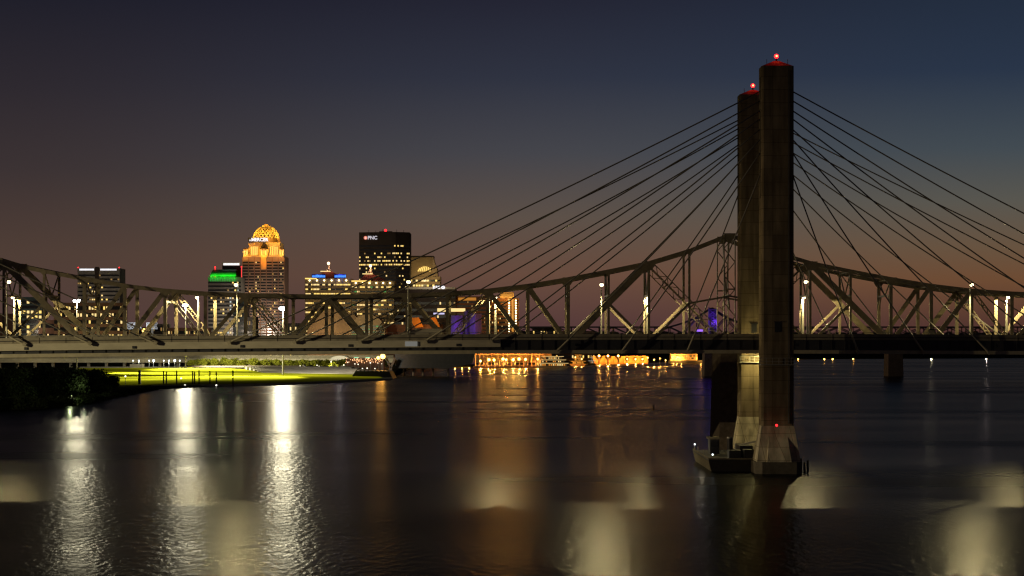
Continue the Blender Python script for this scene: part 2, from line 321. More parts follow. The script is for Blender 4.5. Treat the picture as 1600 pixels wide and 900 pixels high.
def tower(cx, cxf, beacons=True):
    tw = thing('bridge_tower', 't', 'x', (cx, 363, 0)); del tw['label']; del tw['category']; tw.parent = br; tw.location = tw.location - br.location; tw.name = 'tower'
    for (x, y) in ((cx, 363.0), (cxf, 405.0)):
        hw = 2.93; hd = 2.0
        mb = MB(); bx = [(-hw, -hd + .35), (-hw + .35, -hd), (hw - .35, -hd), (hw, -hd + .35), (hw, hd), (-hw, hd)]
        mb.plan([(x + a, y + c) for a, c in bx], 8.4, 73.9)
        n = len(mb.v); mb.v += [(x + a, y + c, 73.9) for a, c in bx] + [(x - .5, y - .3, 75.0), (x + .5, y - .3, 75.0), (x + .5, y + .3, 75.0), (x - .5, y + .3, 75.0)]
        mb.f += [(n, n + 1, n + 6), (n + 1, n + 2, n + 7, n + 6), (n + 2, n + 3, n + 7), (n + 3, n + 4, n + 8, n + 7), (n + 4, n + 5, n + 9, n + 8), (n + 5, n, n + 6, n + 9), (n + 6, n + 7, n + 8, n + 9)]
        leg = mb.build('leg', M_CONC, tw)
        MB().box(x - hw - .06, x - hw + .2, y - .5, y + .5, 50, 72).box(x + hw - .2, x + hw + .06, y - .5, y + .5, 50, 72).build('anchor_slot', M_FOOT, leg)
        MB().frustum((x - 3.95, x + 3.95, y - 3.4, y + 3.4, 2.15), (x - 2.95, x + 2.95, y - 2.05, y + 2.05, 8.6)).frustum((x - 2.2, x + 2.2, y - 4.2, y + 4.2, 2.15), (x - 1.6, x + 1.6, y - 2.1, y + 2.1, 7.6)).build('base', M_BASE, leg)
        MB().plan([(x - 4.25, y - 3.2), (x - 3.1, y - 4.4), (x + 3.1, y - 4.4), (x + 4.25, y - 3.2), (x + 4.25, y + 3.2), (x + 3.1, y + 4.4), (x - 3.1, y + 4.4), (x - 4.25, y + 3.2)], -3, 2.15).build('footing', M_FOOT, leg)
        MB().box(x - .55, x + .55, y - hd - .06, y - hd - .01, 25.6, 27.4).box(x - .75, x + .75, y - hd - .2, y - hd - .01, 27.4, 27.55).build('access_door', M_DARK, leg)
        MB().tube([(x + 1.9, y - hd - .12, 9), (x + 1.9, y - hd - .12, 73)], .07, 6).build('conduit', M_GIRD, leg)
        if beacons:
            MB().cyl(x, y, 75.0, 75.55, .18, .15).build('beacon_base', M_DARK, leg)
            be = MB().ball((x, y, 75.9), .42, 14, 9).build('beacon', E_RED, leg, True)
            MB().ball((x, y - .33, 75.9), .17, 10, 7).build('beacon_lens', E_REDH, leg, True)
            child_light('beacon_light', leg, (x - .1, y - 1.2, 76.6), 120, (1, 0.02, 0.02), .3)
            for (qx, qy) in ((-1.9, -1.2), (1.9, -1.2)): MB().cyl(x + qx, y + qy, 74.1, 75.2, .05).build('lightning_rod', M_DARK, leg)
    return tw
tower(48.2, 49.0); tower(-166.5, -165.7, False)
tw_ = MB()
for (x0, x1, y) in ((46.0, 52.0, 402.3), (44.9, 51.6, 360.4)):      # inspection platforms below deck level
    tw_.box(x0, x1, y - .4, y + .6, 19.6, 19.75)
    for q in range(7): xx = x0 + (x1 - x0) * q / 6; tw_.beam((xx, y - .4, 19.7), (xx, y - .4, 20.9), .08)
    tw_.beam((x0, y - .4, 20.9), (x1, y - .4, 20.9), .09); tw_.beam((x0, y - .4, 20.3), (x1, y - .4, 20.3), .07)
tw_.build('inspection_platform', M_POLE, br)
def cables(cx, cxf, sides=(-1, 1)):
    for (x, yl, yd, far) in ((cx, 363.0, 368.2, 0), (cxf, 405.0, 397.9, 1)):
        for s in sides:
            for k in range(8):
                xa = x + s * (15.8 + 12.1 * (7 - k)); lit = xa < PX(782, 369) and not far
                za = zr(xa) - (1.25 if lit else (3.3 if not far else 2.5)); p0 = Vector((x + s * 2.9, yl, LEGZ[k] - (0.6 if far else 0))); p1 = Vector((xa, yd, za))
                sag = (p1 - p0).length * 0.009; pts = []
                for i in range(13): u = i / 12; p = p0.lerp(p1, u); p.z -= 4 * sag * u * (1 - u); pts.append(p)
                mb = MB().tube(pts, 0.125, 8); d = (pts[-2] - pts[-1]).normalized()
                c_ = mb.build('stay_cable', M_CABL, br, True)
                mb = MB().tube([p1 - d * .15, p1 + d * 3.2], [.22, .17], 10); mb.beam(p1 - d * .35, p1 + d * .25, .55, .45); mb.build('anchor_socket', M_FLNG, c_)
cables(48.2, 49.0); cables(-166.5, -165.7, (1,))
MB().box(50.4, 51.0, 399.2, 399.8, 20.9, 21.3).build('work_lamp', E_LAMP, br); child_light('work_light', br, (50.2, 399.0, 20.6), 1900, (1, .84, .32), .2)
# tall street lamps on the bridge deck: the far row faces us, the near row faces away
def lamp_post(name, label, loc, h, group, power, col=WARM, face=-1, r=0.13, spot=False):
    t_ = thing(name, label, 'street lamp', loc, group); x, y, z = loc
    MB().tube([(x, y, z), (x, y, z + h * .6), (x, y, z + h)], [r * 1.5, r * 1.2, r * .8], 10).box(x - r * 2.2, x + r * 2.2, y - r * 2.2, y + r * 2.2, z - .02, z + .35).build('pole', M_POLE, t_)
    MB().tube([(x, y, z + h), (x, y + face * .5, z + h + .25), (x, y + face * 1.1, z + h + .3)], r * .6, 8).build('arm', M_POLE, t_)
    hd = MB().frustum((x - .42, x + .42, y + face * 1.5 - .5, y + face * 1.5 + .5, z + h + .18), (x - .25, x + .25, y + face * 1.5 - .35, y + face * 1.5 + .35, z + h + .42)).build('lamp_head', M_DARK, t_)
    MB().ball((x, y + face * 1.5, z + h - .02), .38, 12, 8, .8).build('lens', E_LAMP, hd, True)
    if spot == 'down': child_light('lamp_light', t_, (x, y + face * 1.5, z + h - .45), power, col, .2, 'SPOT', (x, y + face * 1.5, z), 3.12, .04)
    elif spot == 'river': child_light('lamp_light', t_, (x, y + face * 1.5, z + h - .45), power, col, .2, 'SPOT', (x, y - 10, z + h - 11), 2.75, .35)
    elif spot: child_light('lamp_light', t_, (x, y + face * 1.5, z + h - .55), power, col, .15, 'SPOT', (x, y + face * 6, z), 2.3, .5)
    else: child_light('lamp_light', t_, (x, y + face * 1.5, z + h - .55), power, col, .22)
    return t_
YA = 396.7
for px, w in ((-195, 'outside'), (372, 'between the floodlit lawn masts'), (939, 'left of the cable bridge tower'), (1513, 'right of the cable bridge tower'), (2080, 'o2')):
    x = PX(px, YA + 1.5)
    if px in (-195, 2080): x = PX(372, YA) + (73.2 * (-1 if px < 0 else 3))
    lamp_post('street_lamp', {-195: 'tall slim lamp at the far left beyond the picture edge', 2080: 'tall slim lamp at the far right beyond the picture edge'}.get(px, 'tall slim lit lamp on the far parapet, ' + w), (x, YA, zr(x) - 1.0), PZ(446, YA) - zr(x) + 1.0 + .1, 'tall lamps on the far parapet', 12500, (1, .82, .38), -1, .13, 'river')
for px, w in ((13, 'near the left edge of the picture'), (638, 'before the dark bank tower'), (1260, 'just right of the bridge tower')):
    x = PX(px, 371); lamp_post('street_lamp', 'tall slim dimmer lamp on the near parapet, ' + w, (x, 369.9, zr(x) - 1.0), PZ(440, 370) - zr(x) + 1.0, 'tall lamps on the near parapet', 800 if px == 1260 else 400, WARM, 1, .11, True)
# pale box behind the parapet and a small cabinet
mb = MB().prism([(PX(627, 371), zr(-20) - .98), (PX(690, 371), zr(-14) - .98), (PX(690, 371), PZ(513.5, 371)), (PX(650, 371), PZ(513.5, 371)), (PX(627, 371), PZ(522, 371))], 370.2, 372.4)
bx_ = thing('box_trailer', 'pale box trailer with a slanting left end parked behind the near parapet', 'trailer', (PX(660, 371), 371.3, zr(-16) - 1.0)); mb.build('box_body', M_FASC, bx_)
MB().box(PX(627, 371), PX(690, 371), 370.15, 372.45, zr(-20) - 1.0, zr(-20) - .9).build('chassis', M_DARK, bx_)
MB().box(PX(633, 368.4), PX(652, 368.4), 368.45, 368.62, PZ(541, 368.4), PZ(533.5, 368.4)).build('navigation_panel', emat('nav_panel', (.9, .88, .8), .16), br)
cb = thing('control_cabinet', 'small pale roadside cabinet on the deck right of the tower', 'cabinet', (PX(1456, 371), 371, zr(78) - 1))
MB().box(PX(1451, 371), PX(1461, 371), 370.4, 371.2, zr(78) - .99, PZ(516, 371)).build('housing', M_FASC, cb); MB().prism([(PX(1450, 371), PZ(516, 371)), (PX(1462, 371), PZ(516, 371)), (PX(1464, 371), PZ(514.6, 371)), (PX(1453, 371), PZ(514, 371))], 370.3, 371.4).build('hood', M_DARK, cb)

# ------------------------------------------------------------------ steel truss bridge
Y0, Y1_ = 438.0, 452.5; S = Y0 / F; PAN = 63 * S; XP = PX(1140, Y0)      # pier line, panel length
topy = {0: 363, 1: 388, 2: 407, 3: 420, 4: 432, 5: 442.5, 6: 450, 7: 454.5, 8: 457, 9: 458.5, 10: 459}
def zt(k):      # top chord height above water, by panel point counted from the pier
    k = k % 20 if k >= 0 else (-k) % 20
    k = min(k, 20 - k); return PZ(topy[k] + 4, Y0)
def xk(k): return XP - PAN * k
ZB = 23.4
tb = thing('truss_bridge', 'older steel cantilever truss bridge behind the cable stayed bridge', 'bridge', (XP, 445, 0))
K0, K1 = -13, 23
def box_member(mb, a, b, w, h): mb.beam(a, b, w, h, (0, 1, 0))
def laced(mb, a, b, w, depth):      # two flanges joined by zigzag lacing
    a = Vector(a); b = Vector(b); d = (b - a).normalized(); r = d.cross(Vector((0, 1, 0))).normalized(); Ln = (b - a).length
    for s in (-1, 1): mb.beam(a + r * s * (w / 2 - .09), b + r * s * (w / 2 - .09), .18, depth)
    n = max(2, round(Ln / (w * 1.1)))
    for q in (-1, 1):
        for i in range(n):
            p = a + d * (Ln * i / n); p2 = a + d * (Ln * (i + 1) / n); s = 1 if i % 2 else -1
            mb.beam(p + r * s * (w / 2 - .1) + Vector((0, q * (depth / 2 - .05), 0)), p2 - r * s * (w / 2 - .1) + Vector((0, q * (depth / 2 - .05), 0)), .13, .05)
            if i % 4 == 0: mb.beam(p - r * (w / 2 - .1) + Vector((0, q * (depth / 2 - .05), 0)), p + r * (w / 2 - .1) + Vector((0, q * (depth / 2 - .05), 0)), .3, .06)
for pi, yy in enumerate((Y0, Y1_)):
    mb = mb2 = MB()
    for k in range(K0, K1):
        a = (xk(k), yy, zt(k)); b_ = (xk(k + 1), yy, zt(k + 1)); box_member(mb, a, b_, 0.85, .62)
        # battens on the underside give the chord its perforated look
        for q in range(8):
            p = Vector(a).lerp(Vector(b_), (q + .5) / 8); mb2.box(p.x - .16, p.x + .16, yy - .33, yy + .33, p.z - .2, p.z + .2)
    ch = mb.build('top_chord', M_TRUS, tb)
    mb = MB()
    for k in range(K0, K1): box_member(mb, (xk(k), yy, ZB), (xk(k + 1), yy, ZB), .9, .6)
    mb.build('bottom_chord', M_TRUS, tb)
    # gusset plates
    for k in range(K0, K1 + 1):
        mb = MB()
        s = 1.3 if k % 2 == 0 else .7; big_ = 1.6 if (k % 20) in (2, 18) else s
        mb.prism([(xk(k) - big_, zt(k) + .35), (xk(k) + big_, zt(k) + .35), (xk(k) + big_ * .8, zt(k) - .5), (xk(k) + big_ * .4, zt(k) - big_), (xk(k) - big_ * .4, zt(k) - big_), (xk(k) - big_ * .8, zt(k) - .5)], yy - .36, yy + .36)
        mb.build('gusset_plate', M_TRUS, tb)
    for k in range(K0, K1 + 1):
        kk = k % 20
        mb = MB()
        if kk == 0: laced(mb, (xk(k), yy, ZB), (xk(k), yy, zt(k)), 2.6, 1.0)
        else: box_member(mb, (xk(k), yy, ZB), (xk(k), yy, zt(k)), .5 if kk in (1, 3, 17, 19, 2, 18) else .72, .5)
        mb.build('vertical', M_TRUS, tb)
    def diag(k1, k2, w=.95, lac=False):
        mb = MB(); a = (xk(k1), yy, zt(k1)); b_ = (xk(k2), yy, ZB)
        (laced if lac else box_member)(mb, a, b_, w, .56); return mb.build('diagonal', M_TRUS, tb)
    for base in (0, 20, -20):
        prs = [(2, 0, 1.5, 1), (2, 4, 1.3, 0), (5, 4, .9, 0), (6, 5, 1.0, 0), (6, 7, .95, 1), (8, 7, .8, 0), (8, 9, .75, 1), (10, 9, .8, 0)]
        for (a, c, w, lac) in prs:
            for sg in (1, -1):
                ka, kc = base + sg * a, base + sg * c
                if K0 <= min(ka, kc) and max(ka, kc) <= K1 and not (base == 20 and sg == -1 and a == 10): diag(ka, kc, w, lac)
                if a == 10 and base == 20 and sg == -1: diag(ka, 20 - 9, w, lac)
        for sg in (1, -1):      # sub-diagonals from the middle of each long diagonal to the panel foot
            for (km, kb_, kt) in ((1, 2, 2), (3, 2, 2)):
                k1 = base + sg * km
                if K0 < k1 < K1 and K0 < base + sg * kb_ < K1:
                    mb = MB(); midz = (zt(base + sg * 2) + ZB) / 2
                    box_member(mb, (xk(k1), yy, midz), (xk(base + sg * kb_), yy, ZB), .55, .5)
                    mb.build('sub_diagonal', M_TRUS, tb)
                    if km == 1: MB().beam((xk(k1), yy, midz), (xk(base), yy, midz + 1.6), .4, .35).build('sub_strut', M_TRUS, tb)
# bracing between the two truss planes
mt = MB()
for k in range(K0, K1 + 1):
    ms = MB()
    zt_ = zt(k); x = xk(k)
    ms.beam((x, Y0 + .4, zt_), (x, Y1_ - .4, zt_), .5, .5, (1, 0, 0))
    zc = min(zt_ - 2.6, ZB + 8.2) if zt_ < ZB + 13.5 else ZB + 9.6
    if k % 2 == 0 or k % 20 in (3, 17):
        ms.beam((x, Y0 + .4, zc + 1.0), (x, Y1_ - .4, zc + 1.0), .4, .4, (1, 0, 0))
        for s, ya in ((1, Y0 + .4), (-1, Y1_ - .4)):
            ms.beam((x, ya, zc - 1.8), (x, ya + s * 2.4, zc + 1.0), .32, .3, (1, 0, 0))
            ms.beam((x, ya, zt_ - .3), (x, (Y0 + Y1_) / 2, zc + 1.0), .25, .25, (1, 0, 0))
    ms.build('sway_frame', M_TRUS, tb)
    if k < K1:
        mt.beam((x, Y0 + .4, zt_), (xk(k + 1), Y1_ - .4, zt(k + 1)), .3, .22, (0, 0, 1)); mt.beam((x, Y1_ - .4, zt_), (xk(k + 1), Y0 + .4, zt(k + 1)), .3, .22, (0, 0, 1))
mt.build('lateral_bracing', M_TRUS2, tb)
xa, xb = xk(K1), xk(K0)
MB().box(xa, xb, Y0 + .5, Y1_ - .5, 23.6, 24.1).build('deck', M_ASPH, tb)
MB().box(xa, xb, Y0 - 1.3, Y0 - .9, 24.0, 25.15).box(xa, xb, Y1_ + .9, Y1_ + 1.3, 24.0, 25.15).build('parapet', M_PARA, tb)
MB().box(xa, xb, Y0 - 1.2, Y0 - .42, 23.4, 23.95).box(xa, xb, Y1_ + .42, Y1_ + 1.2, 23.4, 23.95).box(xa, xb, Y0 + 3, Y0 + 3.4, 22.2, 23.55).box(xa, xb, Y1_ - 3.4, Y1_ - 3, 22.2, 23.55).build('stringer', M_GIRD, tb)
def bridge_pier(x, y0, y1, par, w=4.4, m_=None, zt_=22.7):
    MB().frustum((x - w / 2 - .5, x + w / 2 + .5, y0 - 1, y1 + 1, -3), (x - w / 2, x + w / 2, y0, y1, zt_ - 1.6)).box(x - w / 2 - .5, x + w / 2 + .5, y0 - .5, y1 + .5, zt_ - 1.59, zt_).build('pier', m_ or M_STONE, par)
bridge_pier(PX(1138, Y0), Y0 - 2, Y1_ + 2, tb, 3.8); bridge_pier(xk(20), Y0 - 2, Y1_ + 2, tb, 4.6); bridge_pier(xk(-12), Y0 - 2, Y1_ + 2, tb, 4.6)
for i, px in enumerate((20, 308, 774, 1012, 1256, 1575)):
    x = PX(px, 449.5)
    lamp_post('deck_lamp', 'thick bright lamp post inside the truss bridge, ' + ORD[i] + ' of six from the left', (x, 450.9, 24.1), PZ(466, 449) - 24.1 + .2, 'lamp posts inside the truss bridge', 10000, (1, .8, .36), -1, .21, 'down')

# ------------------------------------------------------------------ far truss bridge lit purple
YF = 1320.0
fb = thing('distant_truss_bridge', 'low distant truss bridge with a purple lit portal tower', 'bridge', (PX(1113, YF), YF, 0))
def fz(px):
    d = abs(px - 1113); return PZ(481 + min(1, d / 62) ** 0.7 * 30, YF)
pxs = list(range(761, 1760, 22)); zbF = PZ(521, YF)
for yy in (YF, YF + 12):
    mb = MB(); m2 = MB()
    for i, p in enumerate(pxs):
        mb.beam((PX(p, YF), yy, zbF), (PX(p, YF), yy, fz(p)), .6)
        if i:
            q = pxs[i - 1]; mb.beam((PX(q, YF), yy, fz(q)), (PX(p, YF), yy, fz(p)), .9); a, c = (q, p) if i % 2 else (p, q)
            m2.beam((PX(a, YF), yy, zbF), (PX(c, YF), yy, fz(c)), .6)
    mb.build('truss_frame', M_GIRD, fb); m2.build('diagonal_bracing', M_GIRD, fb)
MB().box(PX(750, YF), PX(1760, YF), YF + .4, YF + 11.6, zbF - 1.6, zbF).build('deck', M_GIRD, fb)
mb = MB()
for dx in (-2.6, 2.6):
    x = PX(1113.5, YF) + dx; mb.beam((x, YF - 1, zbF), (x, YF - 1, PZ(480, YF)), .7)
for q in range(4):
    z0 = zbF + 1 + q * 3.7; x = PX(1113.5, YF); mb.beam((x - 2.6, YF - 1, z0), (x + 2.6, YF - 1, z0 + 3.7), .35); mb.beam((x + 2.6, YF - 1, z0), (x - 2.6, YF - 1, z0 + 3.7), .35); mb.beam((x - 2.6, YF - 1, z0 + 3.7), (x + 2.6, YF - 1, z0 + 3.7), .4)
mb.build('portal_tower', mat('portal_paint', (.35, .3, .4), .6), fb)
MB().box(PX(1107, YF), PX(1120, YF), YF + 1, YF + 2, zbF, PZ(482, YF)).build('portal_panel', mat('portal_paint2', (.18, .15, .22), .6), fb)
for px in (1112, 1399, 1685): bridge_pier(PX(px, YF), YF - 1, YF + 14, fb, 9.2, M_STONE, zbF - 1.7)
for (px, py, pw) in ((1116, 505, 900), (1113, 490, 120), (1094, 516, 350), (1084, 508, 250)): child_light('portal_light', fb, (PX(px, YF), YF - 3, PZ(py, YF)), pw, (.18, .04, 1), .3)
MB().box(PX(1088, YF), PX(1098, YF), YF - 1.4, YF - 1.1, PZ(518, YF), PZ(515, YF)).build('purple_lamp', emat('purple_glass', (.35, .15, 1), 1.2), fb)

# ------------------------------------------------------------------ skyline
YS = 2300.0
def facade(root, p0, p1, z0, z1, cols, rows, lit, em, ww=.6, wh=.5, seed=0, wm=None, cap=90, band=True):
    """glazing ribbons per storey, each lit pane a part of its own"""
    rg = random.Random(seed); d = Vector((p1[0] - p0[0], p1[1] - p0[1], 0)); Ln = d.length; d.normalize(); nrm = Vector((d.y, -d.x, 0))
    fh = (z1 - z0) / rows; cw = Ln / cols; nlit = 0; extra = {}; cache = {}
    for r_ in range(rows):
        zc = z0 + (r_ + .5) * fh
        if band:
            a = Vector((*p0, zc)) + nrm * .12; mbb = MB(); q0 = a + d * .4; q1 = a + d * (Ln - .4)
            mbb.beam(q0, q1, .2, fh * wh, (0, 0, 1)); mbb.build('glazing_band', wm or M_GLASS, root)
        for c_ in range(cols):
            pr = lit(r_, c_, rg) if callable(lit) else lit
            if rg.random() >= pr: continue
            mm = em[rg.randrange(len(em))] if isinstance(em, (list, tuple)) else em
            ctr = Vector((*p0, zc)) + d * (cw * (c_ + .5)) + nrm * .3
            if nlit < cap:
                key = mm.name
                if key not in cache:
                    m_ = MB(); m_.beam(-d * cw * ww / 2, d * cw * ww / 2, .16, fh * wh * .9, (0, 0, 1)); o = m_.build('lit_window', mm, None); cache[key] = o
                    o.parent = root; o.location = ctr - wl(root)
                else:
                    o = cache[key].copy(); COL.objects.link(o); o.parent = root; o.location = ctr - wl(root)
                nlit += 1
            else:
                extra.setdefault(mm.name, (mm, MB()))[1].beam(ctr - d * cw * ww / 2, ctr + d * cw * ww / 2, .16, fh * wh * .9, (0, 0, 1))
    for mm, m_ in extra.values(): o = m_.build('lit_window', mm, root); o['kind'] = 'stuff'
M_GLASS = mat('dark_glazing', (.02, .022, .025), .25, 0, .2, .3)
def tower_b(name, label, px0, px1, ytop, wall, Y=YS, depth=34, pxc=None, ycn=0, cat='building', z0=1.0):
    x0, x1 = PX(px0, Y), PX(px1, Y); zt_ = PZ(ytop, Y)
    poly = [(x0, Y), (x1, Y), (x1, Y + depth), (x0, Y + depth)] if pxc is None else [(x0, Y), (PX(pxc, Y), Y - ycn), (x1, Y), (x1, Y + depth), (x0, Y + depth)]
    t_ = thing(name, label, cat, ((x0 + x1) / 2, Y, z0)); MB().plan(poly, z0 - 1, zt_).build('wall', wall, t_); return t_, x0, x1, zt_, poly
W_DK = mat('wall_dark', (.05, .04, .035), .8, 0, .2, .1); W_BR = mat('wall_brick', (.22, .13, .09), .9, 0, .25, .1); W_GY = mat('wall_grey', (.2, .19, .17), .85, 0, .2, .1)
W_TAN = mat('wall_tan', (.34, .25, .15), .85, 0, .15, .1); W_CR = mat('wall_cream', (.34, .26, .15), .85, 0, .12, .1); W_TEAL = mat('wall_teal', (.05, .09, .09), .4, 0, .2, .1)
W_GRN = mat('roof_green', (.15, .5, .2), .6, 0, .15, .5); W_PUR = mat('wall_plum', (.25, .18, .3), .7, 0, .2, .1); W_GOLD = mat('stone_gold', (.55, .42, .25), .8, 0, .15, .2)

def flood(root, x, y, z, p, c, rad=.4): child_light('unseen_flood', root, (x, y, z), p, c, rad, 'SPOT', (x, y + 30, z + 4), 2.85, .15)
# left tower with two lit name signs
t_, x0, x1, z1, _ = tower_b('office_tower', 'grey office tower at far left with two white sign strips on its roofline', 121, 187, 419, W_GY)
facade(t_, (x0, YS), (x1, YS), 8, z1 - 6, 18, 20, lambda r_, c_, g: .4 if r_ in (17, 13, 8) else .1, [E_WY, E_WP, E_WD], .7, .4, 1)
for (a, b_) in ((124.5, 147), (157, 182.5)):
    s = MB(); q = a; rr = random.Random(int(a))
    MB().box(PX(a, YS), PX(b_, YS), YS - .6, YS - .1, PZ(423, YS), PZ(419.5, YS)).build('sign_strip', W_DK, t_)
    while q < b_ - 1: w_ = rr.choice((1.2, 1.5, 1.8)); s.box(PX(q, YS), PX(q + w_, YS), YS - .9, YS - .61, PZ(422.6, YS), PZ(419.8, YS)); q += w_ + .35
    s.build('sign_letters', E_WHT, t_)
MB().box(PX(148.5, YS), PX(155, YS), YS - .5, YS - .02, PZ(500, YS), PZ(417, YS)).build('central_shaft', W_DK, t_)
for px in (122, 186): MB().ball((PX(px, YS), YS + 1, PZ(418, YS)), .7, 8, 6).build('roof_beacon', E_RED, t_)
t_, x0, x1, z1, _ = tower_b('apartment_block', 'dark slab block at far left edge with four columns of lit yellow windows', 22, 66, 464, W_TEAL, 2200, 25)
facade(t_, (x0, 2200), (x1, 2200), 3, z1 - 3, 7, 12, lambda r_, c_, g: (.75 if 4 <= c_ <= 6 and r_ in (8, 9) else (.9 if c_ == 3 and r_ > 3 else .06)), [E_WY, E_WP], .62, .62, 3)
t_, x0, x1, z1, _ = tower_b('brick_block', 'wide brick block with rows of pale lit windows below the signed tower', 84, 192, 473, W_BR, 2150, 25)
facade(t_, (x0, 2150), (x1, 2150), 2, z1 - 2, 24, 8, lambda r_, c_, g: {7: .5, 6: .75, 5: .55, 3: .3, 2: .3, 1: .8}.get(r_, .1), [E_WP, E_WY, E_WP], .6, .5, 4)
flood(t_, PX(135, 2120), 2115, 18, 26000, WARM)
tag(MB().plan([(PX(-60, 2250), 2250), (PX(20, 2250), 2250), (PX(20, 2290), 2290), (PX(-60, 2290), 2290)], 0, PZ(490, 2250)).build('low_block', W_BR), 'low brown block cut by the left edge of the picture', 'building')
# small pale truss footbridge
t_ = thing('white_truss_span', 'small pale lit truss span beyond the bridges, left of the sodium lamp', 'bridge', (PX(222, 1900), 1900, 15)); mb = MB(); y = 1900
for a, b_ in ((199, 221), (229, 246)):
    n = 4; 
    for i in range(n):
        p, q = a + (b_ - a) * i / n, a + (b_ - a) * (i + 1) / n
        mb.beam((PX(p, y), y, PZ(513, y)), (PX(q, y), y, PZ(505, y)), .6); mb.beam((PX(q, y), y, PZ(513, y)), (PX(p, y), y, PZ(505, y)), .6); mb.beam((PX(p, y), y, PZ(513, y)), (PX(p, y), y, PZ(505, y)), .5)
    mb.beam((PX(a, y), y, PZ(513.5, y)), (PX(b_, y), y, PZ(513.5, y)), 1.1); mb.beam((PX(a, y), y, PZ(504.6, y)), (PX(b_, y), y, PZ(504.6, y)), .7)
mb.build('truss_frame', mat('white_steel', (.6, .62, .65), .5), t_)
MB().box(PX(210, y) - 1, PX(210, y) + 1, y, y + 3, 0, PZ(514, y)).box(PX(238, y) - 1, PX(238, y) + 1, y, y + 3, 0, PZ(514, y)).build('support', M_PAVE, t_); flood(t_, PX(222, y), y - 14, PZ(505, y), 9000, (.9, .95, 1))
# green-topped tower
Y = 2250; t_, x0, x1, z1, _ = tower_b('green_roof_tower', 'office tower with a floodlit green curved roof left of the domed tower', 325, 377, 433, W_GY, Y, 30)
facade(t_, (x0, Y), (x1, Y), 4, z1 - 4, 14, 20, lambda r_, c_, g: .42 if r_ in (5, 6, 9, 12, 14, 15) else .14, [E_WP, E_WY, E_WD, E_WC], .66, .45, 5)
pr = []; xa_, xb_ = PX(327, Y), PX(369, Y)
mb = MB(); n = 9
for i in range(n):
    a0, a1 = math.pi / 2 * i / n, math.pi / 2 * (i + 1) / n
    f = lambda a: (Y + 1 + 13 * (1 - math.cos(a)), PZ(432, Y) + (PZ(420.5, Y) - PZ(432, Y)) * math.sin(a))
    (ya, za), (yb, zb) = f(a0), f(a1); k0, k1 = 3.2 * math.sin(a0), 3.2 * math.sin(a1)
    mb.quad((xa_ + k0, ya, za), (xb_ - k0 * .3, ya, za), (xb_ - k1 * .3, yb, zb), (xa_ + k1, yb, zb))
mb.quad((xa_ + 3.2, Y + 14, f(math.pi / 2)[1]), (xb_ - 1, Y + 14, f(math.pi / 2)[1]), (xb_, Y + 30, z1), (xa_, Y + 30, z1)); mb.build('curved_roof', W_GRN, t_)
for px in range(331, 368, 7): flood(t_, PX(px, Y), Y - 2.5, PZ(432.5, Y), 900, (.01, 1, .03), .2)
mb = MB()
for i in range(11): a = 328 + i * 3.8; mb.box(PX(a, Y), PX(a + 1.3, Y), Y - .5, Y - .1, PZ(439.5, Y), PZ(434.5, Y))
mb.build('green_light_strip', emat('green_glow', (.02, .6, .08), .5), t_)
MB().box(PX(344, Y), PX(372, Y), Y + 16, Y + 24, z1, PZ(413.5, Y)).build('penthouse', W_DK, t_)
s = MB(); q = 346.0
while q < 370: s.box(PX(q, Y), PX(q + 1.9, Y), Y + 15.3, Y + 15.9, PZ(413.6, Y), PZ(410.4, Y)); q += 2.3
s.build('crown_sign', E_WHT, t_)
MB().box(PX(344, Y), PX(372, Y), Y + 15.95, Y + 17, PZ(414, Y), PZ(409.5, Y)).build('sign_frame', W_GOLD, t_)
for px, py in ((334, 417), (375.5, 416.5)): MB().ball((PX(px, Y), Y + 10, PZ(py, Y)), .8, 8, 6).cyl(PX(px, Y), Y + 10, z1, PZ(py, Y), .2).build('roof_beacon', E_RED, t_)
t_, x0, x1, z1, _ = tower_b('teal_glass_block', 'low teal glass block between green roof tower and domed tower', 364, 386, 470, W_TEAL, 2180, 22)
facade(t_, (x0, 2180), (x1, 2180), 3, z1 - 2, 6, 11, .2, [E_WC, E_WP], .6, .5, 6)
# domed tower
Y = YS; xc = PX(412, Y); t_, x0, x1, z1, _ = tower_b('domed_tower', 'tall stone tower crowned by a glowing orange lattice dome', 379, 444, 401, mat('wall_rose', (.28, .19, .15), .8, 0, .2, .1), Y, 46)
facade(t_, (x0, Y), (x1, Y), 5, z1 - 5, 20, 33, lambda r_, c_, g: .2 if c_ in (13, 14, 15, 5, 6, 7) else .08, [E_WY, E_WP, E_WD], .55, .5, 7)
mb = MB()
for i in range(8): x = x0 + (x1 - x0) * i / 7; mb.box(x - .5, x + .5, Y - .7, Y - .15, 3, z1 - 1)
mb.build('pilaster', W_BR, t_)
def P_(px): return PX(px, Y)
MB().box(P_(380), P_(443.5), Y - .8, Y + 44, z1, PZ(399.5, Y)).build('cornice', W_GOLD, t_)
for i, px in enumerate((383.5, 412, 439.5)):
    w_ = (4, 6.5, 4)[i]
    lb = MB().box(P_(px - w_), P_(px + w_), Y + 1, Y + 8, PZ(399.5, Y), PZ(389.5, Y)).frustum((P_(px - w_), P_(px + w_), Y + 1, Y + 8, PZ(389.5, Y)), (P_(px - w_ * .5), P_(px + w_ * .5), Y + 3, Y + 6, PZ(387.5, Y))).build('lantern_pavilion', W_GOLD, t_)
    m_ = MB()
    for q in (-.5, .5): m_.box(P_(px + q * w_ - .8), P_(px + q * w_ + .8), Y + .6, Y + .96, PZ(398.5, Y), PZ(391, Y))
    m_.build('pavilion_window', E_WY, lb)
    flood(t_, P_(px), Y - 5, PZ(399, Y), 3200, (1, .45, .05))
dr = MB().box(P_(387), P_(437), Y + 6, Y + 40, PZ(399.5, Y), PZ(378.5, Y)).build('drum', W_GOLD, t_)
m_ = MB()
